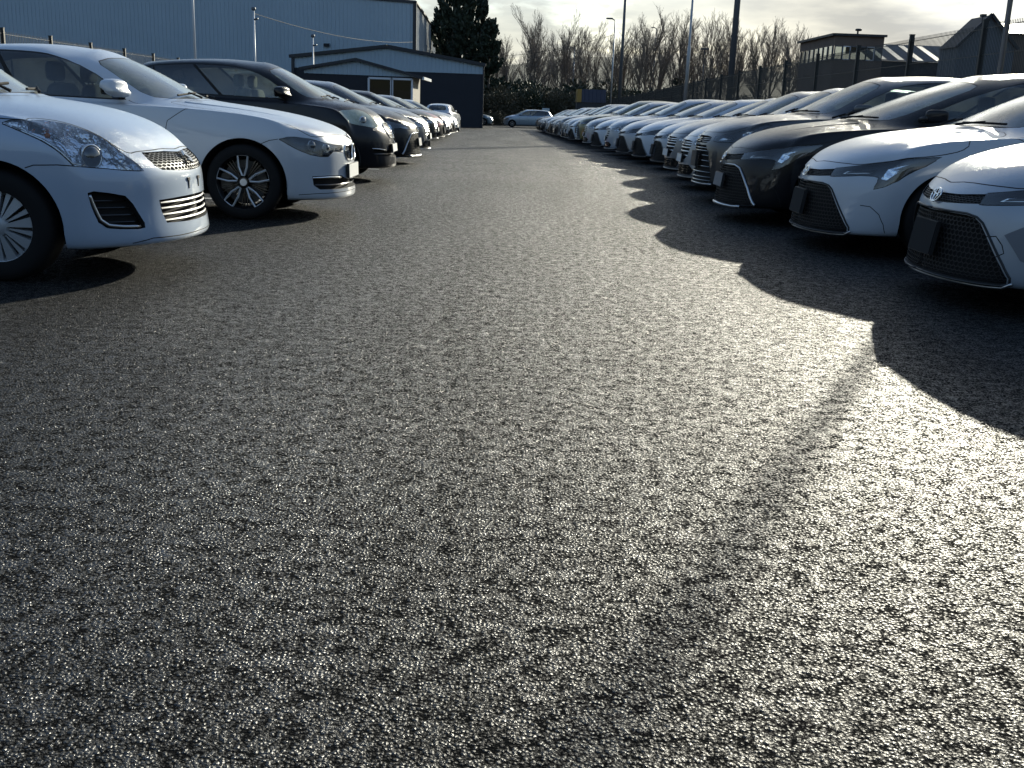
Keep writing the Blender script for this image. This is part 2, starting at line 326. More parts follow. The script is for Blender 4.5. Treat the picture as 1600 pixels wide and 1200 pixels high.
class Surf:
    def __init__(s, P): s.G = net(P)
    def ev(s, u, v):
        u = np.clip(np.asarray(u, float), 0, UMAX); v = np.clip(np.asarray(v, float), 0, VMAX)
        iu = np.minimum(u.astype(int), 12); iv = np.minimum(v.astype(int), 16); tu = u-iu; tv = v-iv
        idx = np.arange(4); Q = s.G[(iv[:,None]+idx)[:,:,None], (iu[:,None]+idx)[:,None,:]]
        wu, wv, du, dv = _bw(tu), _bw(tv), _bd(tu), _bd(tv)
        p = np.einsum('nr,nc,nrck->nk', wv, wu, Q); pu = np.einsum('nr,nc,nrck->nk', wv, du, Q); pv = np.einsum('nr,nc,nrck->nk', dv, wu, Q)
        n = np.cross(pu, pv); l = np.linalg.norm(n, axis=1); bad = l < 1e-7
        n = n / np.maximum(l, 1e-9)[:,None]; n[bad] = (0, 0, 1)
        p[(u <= 1e-6) | (u >= UMAX-1e-6) | (v >= VMAX-1e-6), 1] = 0
        return p, n, pu, pv
    def pt(s, u, v, off=0.0):
        p, n, _, _ = s.ev([u], [v]); return Vector(p[0] + n[0]*off)
    def inv(s, fn, tgt, box):
        """(u,v) whose projection fn(p) -> 2D hits tgt; box=(u0,u1,v0,v1)"""
        uu, vv = np.meshgrid(np.linspace(box[0], box[1], 60), np.linspace(box[2], box[3], 60)); uu = uu.ravel(); vv = vv.ravel()
        p = fn(s.ev(uu, vv)[0]); out = []
        for t in tgt:
            k = np.argmin(((p - np.array(t))**2).sum(1)); u, v = uu[k], vv[k]
            for _ in range(4):
                q, n, a, b = s.ev([u], [v]); J = np.stack([fn(a)[0], fn(b)[0]], 1); r = np.array(t) - fn(q)[0]
                try: d = np.linalg.solve(J, r)
                except Exception: break
                d = np.clip(d, -.2, .2); u = min(max(u+d[0], box[0]), box[1]); v = min(max(v+d[1], box[2]), box[3])
            out.append((float(u), float(v)))
        return out
def chaikin(poly, it=1, r=.2, closed=True):
    for _ in range(it):
        o = []; n = len(poly)
        for i in range(n if closed else n-1):
            a, b = poly[i], poly[(i+1) % n]
            if not closed and i == 0: o.append(a)
            o += [(lp(a[0],b[0],r), lp(a[1],b[1],r)), (lp(a[0],b[0],1-r), lp(a[1],b[1],1-r))]
            if not closed and i == n-2: o.append(b)
        poly = o
    # keep the centre-line edge on the centre line
    return [(0.0 if abs(u) < 1e-6 else u, v) for u, v in poly]
def shrink(poly, k=.95, ku=None):
    cu = sum(p[0] for p in poly)/len(poly); cv = sum(p[1] for p in poly)/len(poly)
    return [(lp(cu, u, ku or k) if u > 1e-6 else 0.0, lp(cv, v, k)) for u, v in poly]
def dense(pl, k=3):
    o = []
    for i in range(len(pl)-1):
        for q in range(k): o.append((lp(pl[i][0], pl[i+1][0], q/k), lp(pl[i][1], pl[i+1][1], q/k)))
    return o + [pl[-1]]
(T_BODY, T_GAP, T_HOOD, T_WIND, T_SW1, T_SW2, T_SW3, T_RW, T_SEAL, T_LAMP, T_GRIL, T_BAND, T_FOG, T_ARCH, T_TAIL, T_TRIM, T_INS, T_D1, T_D2, T_LOW) = range(20)
class Cutter:
    """flat (u,v) sheet that the outlines are cut into; evaluated on the surface afterwards, so every edge is crisp and every normal exact"""
    def __init__(s, su=6, sv=5):
        s.nu, s.nv = int(13*su), int(17*sv); s.du, s.dv = 13/s.nu, 17/s.nv
        s.cell = [[[([(i*s.du, j*s.dv), ((i+1)*s.du, j*s.dv), ((i+1)*s.du, (j+1)*s.dv), (i*s.du, (j+1)*s.dv)], 0)] for i in range(s.nu)] for j in range(s.nv)]
    def _convex(s, poly, t, allow):
        us = [p[0] for p in poly]; vs = [p[1] for p in poly]; n = len(poly)
        if sum(us[i]*vs[(i+1) % n] - us[(i+1) % n]*vs[i] for i in range(n)) < 0: poly = poly[::-1]
        E = []
        for i in range(n):
            (x0, y0), (x1, y1) = poly[i], poly[(i+1) % n]; dx, dy = x1-x0, y1-y0; L = math.hypot(dx, dy)
            if L > 1e-7: E.append((x0, y0, dx/L, dy/L))
        i0, i1 = max(0, int(min(us)/s.du)), min(s.nu-1, int(max(us)/s.du)); j0, j1 = max(0, int(min(vs)/s.dv)), min(s.nv-1, int(max(vs)/s.dv))
        for j in range(j0, j1+1):
            for i in range(i0, i1+1):
                lst = s.cell[j][i]; out = []
                for pg, tg in lst:
                    if tg not in allow: out.append((pg, tg)); continue
                    ins = pg; rest = []
                    for x0, y0, dx, dy in E:
                        d = [(dx*(q[1]-y0) - dy*(q[0]-x0)) for q in ins]
                        if min(d) >= -1e-7: continue
                        if max(d) <= 1e-7: ins = None; break
                        A = []; B = []; m = len(ins)
                        for k in range(m):
                            p, q, dp, dq = ins[k], ins[(k+1) % m], d[k], d[(k+1) % m]
                            if dp >= 0: A.append(p)
                            if dp <= 0: B.append(p)
                            if dp*dq < 0:
                                f = dp/(dp-dq); x = (p[0]+(q[0]-p[0])*f, p[1]+(q[1]-p[1])*f); A.append(x); B.append(x)
                        if len(B) > 2: rest.append(B)
                        if len(A) < 3: ins = None; break
                        ins = A
                    if ins is None: out.append((pg, tg))
                    else: out.append((ins, t)); out += [(r_, tg) for r_ in rest]
                s.cell[j][i] = out
    def cut(s, poly, t, allow=(0,)):
        n = len(poly); sg = 0; conv = True
        for i in range(n):
            a, b, c = poly[i-1], poly[i], poly[(i+1) % n]; z = (b[0]-a[0])*(c[1]-b[1]) - (b[1]-a[1])*(c[0]-b[0])
            if abs(z) > 1e-5:
                if sg == 0: sg = 1 if z > 0 else -1
                elif (z > 0) != (sg > 0): conv = False
        if conv: s._convex(poly, t, allow)
        else:
            tri = tessellate_polygon([[Vector((u, v, 0)) for u, v in poly]])
            for q in tri: s._convex([poly[k] for k in q], t, allow)
    def strip(s, surf, pl, w, t=T_GAP, allow=(0, T_HOOD, T_D1, T_D2), k=3):
        pl = dense(pl, k); P, Nn, Pu, Pv = surf.ev([p[0] for p in pl], [p[1] for p in pl]); L = []; Rr = []
        for i in range(len(pl)):
            tg = P[min(i+1, len(pl)-1)] - P[max(i-1, 0)]; l = np.linalg.norm(tg)
            if l < 1e-9: continue
            sd = np.cross(Nn[i], tg/l); J = np.stack([Pu[i], Pv[i]], 1); d = np.linalg.lstsq(J, sd*w/2, rcond=None)[0]
            L.append((pl[i][0]+d[0], pl[i][1]+d[1])); Rr.append((pl[i][0]-d[0], pl[i][1]-d[1]))
        for i in range(len(L)-1): s._convex([L[i], L[i+1], Rr[i+1], Rr[i]], t, allow)
    def region(s, tags):
        """uv, faces, face tag of the listed tags"""
        idx = {}; uv = []; fs = []; tg = []
        for row in s.cell:
            for c in row:
                for pg, t in c:
                    if t in tags:
                        q = []
                        for p in pg:
                            k = (round(p[0], 5), round(p[1], 5))
                            if k not in idx: idx[k] = len(uv); uv.append(p)
                            if not q or q[-1] != idx[k]: q.append(idx[k])
                        if len(q) > 1 and q[0] == q[-1]: q.pop()
                        if len(q) > 2 and len(set(q)) == len(q): fs.append(q); tg.append(t)
        return uv, fs, tg
def skirt(vs, ns, fs, depth, keep_center=True):
    """recess wall from the rim of a region inwards; returns verts, faces"""
    cnt = {}
    for f in fs:
        for i in range(len(f)):
            a, b = f[i], f[(i+1) % len(f)]; cnt[(a, b)] = cnt.get((a, b), 0)+1
    E = [(a, b) for (a, b) in cnt if (b, a) not in cnt and not (keep_center and abs(vs[a][1]) < 1e-5 and abs(vs[b][1]) < 1e-5)]
    o = []; g = []
    for a, b in E:
        k = len(o); o += [vs[a], vs[b], vs[b]-ns[b]*depth, vs[a]-ns[a]*depth]; g.append((k, k+3, k+2, k+1))
    return o, g
def inpoly(p, poly):
    x, y = p; c = False; n = len(poly)
    for i in range(n):
        x1, y1 = poly[i]; x2, y2 = poly[i-1]
        if (y1 > y) != (y2 > y) and x < (x2-x1)*(y-y1)/(y2-y1)+x1: c = not c
    return c

# ------------------------------------------------------------------ wheels
def wheel_meshes(P):
    R_, r = P['tyre'], P['rim']; kind = P['wheel']; w = .205
    t = MB(); t.lathe([(r-.012,-w*.5),(r+.01,-w*.52),(R_-.05,-w*.53),(R_-.018,-w*.48),(R_-.004,-w*.38),(R_,-w*.2),(R_,w*.2),(R_-.004,w*.38),(R_-.018,w*.48),(R_-.05,w*.53),(r+.01,w*.52),(r-.012,w*.5)], 48)
    for k in (-.14, 0, .14):      # tread grooves
        pass
    tyre = t.me('tyre', [M_RUBBER], True)
    m = MB(); y = w*.5
    m.lathe([(r-.002,-w*.5),(r-.03,-w*.46),(r-.035,y*.55),(r-.012,y*.86),(r+.006,y*1.02),(r+.010,y*.96)], 48)      # barrel and lip
    def wedge(a, ha0, ha1, r0, r1, y0, y1, th, dep=.025):
        pts = []
        for rr, ha in ((r0, ha0), (r1, ha1)):
            for sgn in (-1, 1):
                an = a + sgn*ha; pts.append((rr*math.cos(an), rr*math.sin(an)))
        (ax,az),(bx,bz),(cx,cz),(dx,dz) = pts[0], pts[1], pts[3], pts[2]
        m.add([(ax,y0,az),(bx,y0,bz),(cx,y1,cz),(dx,y1,dz),(ax,y0-dep,az),(bx,y0-dep,bz),(cx,y1-dep,cz),(dx,y1-dep,dz)],
              [(0,1,2,3),(0,4,5,1),(1,5,6,2),(2,6,7,3),(3,7,4,0)])
    if kind == 'ypoke':
        for k in range(5):
            a = math.pi/2 + k*2*math.pi/5; m.mi = 0
            for s in (-1, 1):
                wedge(a+s*.20, .055, .05, r*.50, r*.97, y*.88, y*.80, 0); wedge(a+s*.12, .10, .06, r*.16, r*.52, y*.78, y*.88, 0)
            wedge(a+math.pi/5, .03, .025, r*.2, r*.97, y*.50, y*.55, 0); wedge(a+math.pi/5+.13, .02, .018, r*.4, r*.97, y*.45, y*.5, 0); wedge(a+math.pi/5-.13, .02, .018, r*.4, r*.97, y*.45, y*.5, 0)
            m.mi = 1
            lo = [(-.19,.95),(0,.965),(.19,.95),(.265,.55),(.16,.24),(-.16,.24),(-.265,.55)]
            m.tube([(rr*r*math.cos(a+d), y*(.92 if rr > .5 else .86), rr*r*math.sin(a+d)) for d, rr in lo], .0085, 4, closed=True)
        m.mi = 0; m.lathe([(.001,y*.86),(r*.17,y*.84),(r*.2,y*.7),(r*.2,0)], 20); m.mi = 1; m.lathe([(.001,y*.9),(.030,y*.9),(.032,y*.84)], 20)
        mats = [M_BLKRIM, M_BRIGHT]
    elif kind == 'hubcap':
        m.lathe([(r*.90,y*.70),(r*.93,y*.90),(r*1.0,y*.95)], 48)
        for k in range(9):
            a = .2 + k*2*math.pi/9
            wedge(a, .17, .155, r*.24, r*.93, y*1.0, y*.86, 0, .03); wedge(a+math.pi/9, .07, .075, r*.30, r*.93, y*.90, y*.78, 0, .03)
        m.lathe([(.001,y*1.08),(r*.14,y*1.07),(r*.25,y*1.0),(r*.30,y*.85)], 28)
        m.mi = 1; m.lathe([(.001,y*.55),(r*.95,y*.55)], 32); mats = [M_HUBCAP, M_BLACK]
    else:
        for k in range(5):
            a = math.pi/2 + k*2*math.pi/5
            for s in (-1, 1): wedge(a+s*.13, .06, .07, r*.18, r*.97, y*.80, y*.72, 0, .03)
        m.lathe([(.001,y*.86),(r*.18,y*.84),(r*.24,y*.7),(r*.24,0)], 20); mats = [M_ALLOY, M_BLACK]
    rim = m.me('rim', mats)
    d = MB(); d.lathe([(.06,y*.2),(r*.78,y*.2),(r*.78,y*.05)], 32); d.box((r*.45,y*.0,-.07),(r*.86,y*.42,.07)); disc = d.me('brake_disc', [M_DISC])
    return tyre, rim, disc
# ------------------------------------------------------------------ car prototypes
WIND = [(0,11.78),(1.2,11.78),(2.2,11.85),(2.72,12.05),(2.86,12.5),(2.84,13.4),(2.72,14.35),(2.45,14.72),(1.5,14.9),(0,14.92)]
DLO = [(3.95,11.95),(3.66,12.35),(3.56,12.9),(3.60,13.7),(3.80,14.3),(4.2,14.62),(5,14.76),(7,14.82),(9,14.74),(9.8,14.4),(10.1,13.5),(9.95,12.7),(9.5,12.2),(8,12.02),(6,11.95)]
REARW = [(11.35,12.7),(11.2,13.6),(11.3,14.4),(11.7,14.8),(13,14.85),(13,12.35),(11.8,12.4)]
DOOR1 = [(6.02,1.35),(6.03,4.5),(6.02,6.2),(5.75,7.4),(5.1,9.3),(4.3,11.2),(3.9,11.9),(6.93,11.9),(7.0,9),(7.1,6),(7.15,1.35)]
DOOR2 = [(7.15,1.35),(7.1,6),(7.0,9),(6.93,11.9),(9.2,11.98),(9.3,9),(9.22,6.9),(8.85,5.2),(8.5,3.4),(8.42,1.35)]
TAIL = [(10.45,6.1),(11.2,5.4),(11.75,5.5),(11.95,6.3),(11.6,6.9),(10.9,7.0)]
def half_to_full(v, f, n=None):
    """mirror a y>=0 half"""
    k = len(v); V = [tuple(p) for p in v] + [(p[0], -p[1], p[2]) for p in v]; Fc = [tuple(q) for q in f] + [tuple(k+i for i in reversed(q)) for q in f]
    NN = None if n is None else [tuple(p) for p in n] + [(p[0], -p[1], p[2]) for p in n]
    return V, Fc, NN
def build_car(P, F):
    sf = Surf(P); C = Cutter(); parts = []; W = P['W']
    def part(name, me, parent=-1, loc=(0,0,0), rot=(0,0,0)): parts.append((name, me, parent, loc, rot)); return len(parts)-1
    # ---- cut outlines
    for ax in (0.0, -P['wb']):
        rr = P['arch']; zc = P['tyre']
        tgt = [(ax + rr*math.cos(a)*1.0, zc + rr*math.sin(a)) for a in np.linspace(R(-12), R(192), 30)]
        box = (3.3, 6.6, 0, 8) if ax == 0 else (7.4, 10.9, 0, 8)
        q = sf.inv(lambda p: p[:, [0, 2]], tgt, box)
        q[0] = (q[1][0], q[1][1]); q = [p for p in q if p[1] > .3]
        q = [(q[0][0], -.3)] + q + [(q[-1][0], -.3)]
        C.cut(q, T_ARCH)
    lamp = F['lamp']; C.cut(lamp, T_LAMP)
    for g in F['grilles']: C.cut(g['poly'], g.get('tag', T_GRIL))
    for p_ in F.get('trim', []): C.cut(p_, T_TRIM)
    if 'insert' in F: C.cut(F['insert'], T_INS)
    C.cut(WIND, T_SEAL); C.cut(shrink(WIND, .955, .975), T_WIND, (T_SEAL,))
    C.cut(DLO, T_SEAL)
    d = shrink(DLO, .90, .98)
    us = (3.0, 6.84, 6.98, 9.02, 9.12, 10.5)
    for k, t in enumerate((T_SW1, T_SW2, T_SW3)):
        a, b = us[2*k], us[2*k+1]
        # clip the glass outline to the bay between two pillars
        poly = d
        for side, lim in ((1, a), (-1, b)):
            o = []
            for i in range(len(poly)):
                p0, p1 = poly[i-1], poly[i]; i0 = (p0[0]-lim)*side >= 0; i1 = (p1[0]-lim)*side >= 0
                if i0 != i1: tt = (lim-p0[0])/(p1[0]-p0[0]); o.append((lim, lp(p0[1], p1[1], tt)))
                if i1: o.append(p1)
            poly = o
        if len(poly) > 2: C.cut(poly, t, (T_SEAL,))
    C.cut(REARW, T_SEAL); C.cut(shrink(REARW, .94, .985), T_RW, (T_SEAL,))
    C.cut(TAIL, T_TAIL)
    hood = chaikin(F['hood'], 1, .22, False); C.cut([(0, hood[0][1])] + hood[1:] if hood[0][0] < .01 else hood, T_HOOD)
    C.cut(DOOR1, T_D1); C.cut(DOOR2, T_D2)
    C.strip(sf, hood[:-1], .007, k=2)
    C.strip(sf, DOOR1[:7], .006); C.strip(sf, DOOR1[7:], .006, k=4); C.strip(sf, [DOOR1[-1], DOOR1[0]], .006)
    C.strip(sf, DOOR2[4:], .006); C.strip(sf, [DOOR2[-1], DOOR2[0]], .006)
    for ln in F.get('lines', []): C.strip(sf, ln, .006)
    C.strip(sf, lamp + [lamp[0]], .010, T_GAP, (0, T_HOOD))
    C.strip(sf, [(6.3, .9), (8.2, .9)], .012)
    # ---- evaluate
    def ev(tags, off=0.0):
        uv, fs, tg = C.region(tags)
        if not fs: return None
        p, n, _, _ = sf.ev([q[0] for q in uv], [q[1] for q in uv]); return p + n*off, n, fs, tg
    pm = PAINT0
    v, n, fs, tg = ev((T_BODY, T_GAP, T_SEAL, T_TRIM))
    V, Fc, NN = half_to_full(v, fs, n); mi = [0 if t == T_BODY else (1 if t in (T_GAP, T_SEAL) else 2) for t in tg]*2
    part('body', mesh('body', V, Fc, [pm, M_GAP, M_BLACK], mi, True, NN))
    v, n, fs, tg = ev((T_HOOD,)); V, Fc, NN = half_to_full(v, fs, n); part('bonnet', mesh('bonnet', V, Fc, [pm], None, True, NN))
    def pair(name, tags, mat, off=0.0, paint=False):
        e = ev(tags, off); out = []
        if e is None: return out
        v, n, fs, _ = e
        out.append(part(name, mesh(name, v, fs, [mat], None, True, n)))
        out.append(part(name, mesh(name, [(p[0], -p[1], p[2]) for p in v], [tuple(reversed(q)) for q in fs], [mat], None, True, [(p[0], -p[1], p[2]) for p in n])))
        return out
    doors = pair('door', (T_D1,), pm); doors2 = pair('door', (T_D2,), pm)
    for name, t, mat, off in (('windscreen', T_WIND, G_SCREEN, 0), ('rear_window', T_RW, G_PRIV, 0)):
        v, n, fs, _ = ev((t,), off); V, Fc, NN = half_to_full(v, fs, n); part(name, mesh(name, V, Fc, [mat], None, True, NN))
    pair('side_window', (T_SW1,), G_SIDE); pair('side_window', (T_SW2,), F.get('rear_glass', G_PRIV)); pair('quarter_window', (T_SW3,), G_PRIV)
    pair('tail_light', (T_TAIL,), M_RED, .004)
    if 'insert' in F: pair('bumper_blank', (T_INS,), M_INSERT, .003)
    # ---- headlights: clear lens, recessed housing, lamp units
    lens = pair('headlight', (T_LAMP,), F.get('lens', G_LENS), .001)
    v, n, fs, _ = ev((T_LAMP,)); dep = F.get('lamp_depth', .045)
    so, sg = skirt(v, n, fs, dep, False)
    hv = [tuple(p) for p in (v - n*dep)] + [tuple(p) for p in so]; hf = [tuple(q) for q in fs] + [tuple(len(v)+i for i in q) for q in sg]
    lu, lv = sum(p[0] for p in lamp)/len(lamp), sum(p[1] for p in lamp)/len(lamp)
    for s, pi in zip((1, -1), lens):
        mm = MB(); mm.add([(p[0], s*p[1], p[2]) for p in hv], hf if s == 1 else [tuple(reversed(q)) for q in hf])
        part('lamp_housing', mm.me('lamp_housing', [F.get('lamp_in', M_REFL)], True), pi)
        for kind, u, w_, a, b in F.get('units', []):
            mm = MB(); c = sf.pt(u, w_, -.022); nn_ = sf.ev([u], [w_])[1][0]; q = Vector((nn_[0], nn_[1]*s, nn_[2])); c = Vector((c.x, c.y*s, c.z))
            if kind == 'proj':
                # projector barrel + bulging lens, facing forward
                x = Vector((.80, .55*s, .06)).normalized(); side = x.cross(Vector((0,0,1))).normalized(); up = side.cross(x)
                for prof, mi_ in (([(a*1.18,-.03),(a*1.2,.002),(a*1.05,.006),(a,.0)], 0), ([(a,.0),(a*.93,.012),(a*.75,.022),(a*.4,.029),(.0005,.031)], 1)):
                    mm.mi = mi_; nn = 24; vs = []; ff = []
                    for r_, h_ in prof:
                        for k in range(nn):
                            an = 2*math.pi*k/nn; vs.append(c + x*h_ + side*(r_*math.cos(an)) + up*(r_*math.sin(an)*1.05))
                    for i in range(len(prof)-1):
                        for k in range(nn): ff.append((i*nn+k, i*nn+(k+1)%nn, (i+1)*nn+(k+1)%nn, (i+1)*nn+k))
                    mm.add(vs, ff)
                part('projector_lens', mm.me('projector_lens', [M_CHROME, M_GLASSBALL], True), pi)
            elif kind == 'bulb':
                mm.rbox(c, (a, a, a), 1.0, 4); part('indicator_bulb', mm.me('indicator_bulb', [M_ORANGE], True), pi)
        for uvp, off, mat, nm in F.get('lamp_shapes', []):
            p, n_, _, _ = sf.ev([q[0] for q in uvp], [q[1] for q in uvp]); p = p + n_*off; mm = MB(); k = len(uvp)
            pts = [(a[0], a[1]*s, a[2]) for a in p]; bk = [(a[0]-b[0]*.012, (a[1]-b[1]*.012)*s, a[2]-b[2]*.012) for a, b in zip(p, n_)]
            tri = [tuple(t) for t in tessellate_polygon([[Vector((u_, w_, 0)) for u_, w_ in uvp]])]
            mm.add(pts + bk, tri + [(i, (i+1) % k, k+(i+1) % k, k+i) for i in range(k)]); part(nm, mm.me(nm, [mat]), pi)
        if 'drl' in F:
            mm = MB(); pts = [sf.pt(u, w_, F.get('drl_off', -.008)) for u, w_ in dense(F['drl'], 3)]; mm.tube([(p.x, p.y*s, p.z) for p in pts], F.get('drl_r', .005), 6); part('light_strip', mm.me('light_strip', [M_CHROME], True), pi)
    # ---- grilles: recessed black backing, open mesh or slats, surround
    for g in F['grilles']:
        t = g.get('tag', T_GRIL); poly = g['poly']; dep = g.get('depth', .06); uv, fs, tg = C.region((t,))
        fs = [f for f in fs if inpoly((sum(uv[i][0] for i in f)/len(f), sum(uv[i][1] for i in f)/len(f)), poly)]
        if not fs: continue
        p, n, _, _ = sf.ev([q[0] for q in uv], [q[1] for q in uv]); so, sg = skirt(p, n, fs, dep)
        mm = MB(); hv = [tuple(q) for q in (p - n*dep)] + [tuple(q) for q in so]; hf = [tuple(q) for q in fs] + [tuple(len(p)+i for i in q) for q in sg]
        V, Fc, _ = half_to_full(hv, hf); mm.add(V, Fc)
        gi = part(g['name'], mm.me(g['name'], [g.get('back', M_UNDER)], False))
        kind = g.get('kind'); bars = MB(); off = g.get('off', -.016)
        u0, u1, v0, v1 = min(q[0] for q in poly), max(q[0] for q in poly), min(q[1] for q in poly), max(q[1] for q in poly)
        if kind in ('hex', 'net'):
            cu, cv = g.get('cell', (.17, .26)); segs = []; rows = int((v1-v0)/(cv*.75))+3; cols = int((u1-u0)/cu)+3
            for i in range(-1, rows):
                for j in range(-1, cols):
                    cx = u0 + (j + .5*(i % 2))*cu; cy = v0 + i*cv*.75
                    h = [(cx, cy-cv/2), (cx+cu/2, cy-cv/4), (cx+cu/2, cy+cv/4), (cx, cy+cv/2)]
                    segs += [(h[0], h[1]), (h[1], h[2]), (h[2], h[3])]
            segs = [sg_ for sg_ in segs if all(inpoly((max(q[0], .002), q[1]), poly) for q in sg_)]
            if segs:
                flat = [q for sg_ in segs for q in sg_]; pp, nn, _, _ = sf.ev([abs(q[0]) for q in flat], [q[1] for q in flat]); pp = pp + nn*off; rb = g.get('bar', .0035)
                for k in range(0, len(flat), 2):
                    a, b = pp[k], pp[k+1]; tg_ = b-a; l = np.linalg.norm(tg_)
                    if l < 1e-6: continue
                    sd = np.cross(nn[k], tg_/l)*rb; dn = nn[k]*rb*2.2
                    q = [a+sd, a-sd, b-sd, b+sd, a+sd-dn, a-sd-dn, b-sd-dn, b+sd-dn]
                    for s in (1, -1):
                        fq = [(0,1,2,3),(0,3,7,4),(1,5,6,2)]
                        bars.add([(x[0], x[1]*s, x[2]) for x in q], fq if s == 1 else [tuple(reversed(z)) for z in fq])
        elif kind == 'slats':
            for vv in g['at']:
                pl = [(u, vv) for u in np.linspace(0 if u0 < .05 else u0, u1, 24) if inpoly((max(u, .003), vv), poly)]
                if len(pl) < 3: continue
                pts = [sf.pt(u, w_, off) for u, w_ in pl]; bars.tube([(q.x, q.y, q.z) for q in pts[::-1]] + [(q.x, -q.y, q.z) for q in pts[1:]], g.get('bar', .007), 6)
        if bars.v: part('grille_mesh' if kind in ('hex', 'net') else 'grille_slats', bars.me('grille_mesh', [g.get('barmat', M_GLOSSBLK)]), gi)
        if 'rim' in g:
            ring = [q for q in poly]; pts = [sf.pt(u, w_, .001) for u, w_ in ring]
            mm = MB()
            if g.get('closed'):
                for s in (1, -1): mm.tube([(q.x, q.y*s, q.z) for q in pts], g['rim'], 6, closed=True)
            else:
                op = sorted([q for q in ring if True], key=lambda q: 0)
                pts2 = [(q.x, q.y, q.z) for q in pts]
                mm.tube(pts2, g['rim'], 6); mm.tube([(x, -y, z) for x, y, z in pts2], g['rim'], 6)
            part('grille_surround', mm.me('grille_surround', [g.get('rimmat', M_GLOSSBLK)], True), gi)
    for nm, pl, rad, off, mat, mirror in F.get('tubes', []):
        mm = MB(); pts = [sf.pt(u, w_, off) for u, w_ in dense(pl, 4)]
        if mirror == 'span': mm.tube([(q.x, q.y, q.z) for q in pts[::-1]] + [(q.x, -q.y, q.z) for q in pts[1:]], rad, 8)
        else:
            for s in (1, -1): mm.tube([(q.x, q.y*s, q.z) for q in pts], rad if not isinstance(rad, tuple) else [lp(rad[0], rad[1], i/(len(pts)-1)) for i in range(len(pts))], 8)
        part(nm, mm.me(nm, [mat], True))
    # ---- plate and badge on the nose
    if 'plate' in F:
        z0, z1, hw, mat, th = F['plate']; x = max(sf.pt(0, v_).x for v_ in np.linspace(1, 4.2, 12) if z0-.03 < sf.pt(0, v_).z < z1+.03)
        vz = np.linspace(.8, 5, 60); pz = sf.ev(np.zeros(60), vz)[0]; xa, xb = (max(float(np.interp(z_, pz[:, 2], pz[:, 0])), x-.05) + .012 for z_ in (z0, z1)); mm = MB()
        for mi_, d0, d1, e in ((0, -.02, .0, .005), (1, .0004, th, 0)):
            mm.mi = mi_; mm.add([(xx+d, s_*(hw+e), zz) for d in (d0, d1) for xx, zz, s_ in ((xa, z0-e, -1), (xa, z0-e, 1), (xb, z1+e, 1), (xb, z1+e, -1))], [(3,2,1,0),(4,5,6,7),(0,1,5,4),(1,2,6,5),(2,3,7,6),(3,0,4,7)])
        part('number_plate', mm.me('number_plate', [M_BLACK, mat]))
    if F.get('bracket'):       # bare plate fixings on the bumper
        for s in (1, -1):
            mm = MB(); c = sf.pt(.30, 3.95, .004); mm.box((c.x-.012, s*c.y-.018, c.z-.008), (c.x+.004, s*c.y+.018, c.z+.010)); mm.box((c.x-.012, s*c.y-.005, c.z-.055), (c.x+.003, s*c.y+.005, c.z-.0085)); part('plate_fixing', mm.me('plate_fixing', [M_BLACK]))
    if 'badge' in F:
        kind, bu, bv, size = F['badge']; c = sf.pt(bu, bv, .008); nn = sf.ev([max(bu, 1e-4)], [bv])[1][0]; nx = Vector((nn[0], 0, nn[2])).normalized(); yy = Vector((0, 1, 0)); zz = nx.cross(yy).normalized()
        if zz.z < 0: zz = -zz
        f3 = lambda a, b, d: tuple(c + yy*(a*size) + zz*(b*size) + nx*d); mm = MB()
        if kind == 's':
            S = [(-.55,.30),(0.0,.95),(.62,.45),(.42,.26),(.02,.50),(-.12,.34),(.60,-.28),(0.0,-.95),(-.62,-.45),(-.42,-.26),(-.02,-.50),(.12,-.34)]
            mm.prism(S, f3, .012); mats = [M_CHROME]
        elif kind == 'ovals':
            for ew, eh, oy in ((1, .68, 0), (.36, .62, 0), (.70, .26, .36)):
                mm.tube([f3(ew*math.cos(t), oy+eh*math.sin(t), .008) for t in np.linspace(0, 2*math.pi, 28)[:-1]], size*.085, 6, closed=True)
            mats = [M_CHROME]
        else:
            mm.prism([(math.cos(t), math.sin(t)) for t in np.linspace(0, 2*math.pi, 24)[:-1]], f3, .006)
            for k in range(4):
                mm.mi = 1 if k % 2 else 2; mm.prism([(0, 0)] + [(.62*math.cos(t), .62*math.sin(t)) for t in np.linspace(k*math.pi/2, (k+1)*math.pi/2, 7)], lambda a, b, d: f3(a, b, .0062+d), .002)
            mats = [M_GLOSSBLK, M_PLATE, M_BLUE]
        part('badge', mm.me('badge', mats))
    # ---- wheels, arch liners, underbody
    tyre, rim, disc = wheel_meshes(P); rr = P['arch']
    for ax in (0.0, -P['wb']):
        for s in (1, -1):
            wi = part('wheel', tyre, -1, (ax, s*(W-.125), P['tyre']), (0, 0, 0 if s == 1 else math.pi))
            part('rim', rim, wi); part('brake_disc', disc, wi)
            mm = MB(); y0, y1 = W*.985, W-.33; a = np.linspace(R(-14), R(194), 22); vs = []; ff = []
            for t in a:
                vs += [(ax+(rr+.004)*math.cos(t), s*y0*.97, P['tyre']+(rr+.004)*math.sin(t)), (ax+(rr+.004)*math.cos(t), s*y1, P['tyre']+(rr+.004)*math.sin(t))]
            for k in range(21): ff.append((2*k, 2*k+1, 2*k+3, 2*k+2))
            vs2 = [vs[2*k+1] for k in range(22)]; mm.add(vs, ff); mm.add(vs2 + [(ax, s*y1, P['tyre'])], [(k, k+1, 22) for k in range(21)]); part('wheel_arch_liner', mm.me('wheel_arch_liner', [M_UNDER]))
    us_ = np.linspace(0, 13, 40); p, _, _, _ = sf.ev(us_, np.zeros(40)); mm = MB()
    vs = [(q[0], min(q[1], W*.70), q[2]) for q in p] + [(q[0], -min(q[1], W*.70), q[2]) for q in p]; mm.add(vs, [(i, i+1, 41+i, 40+i) for i in range(39)])
    part('underbody', mm.me('underbody', [M_UNDER]))
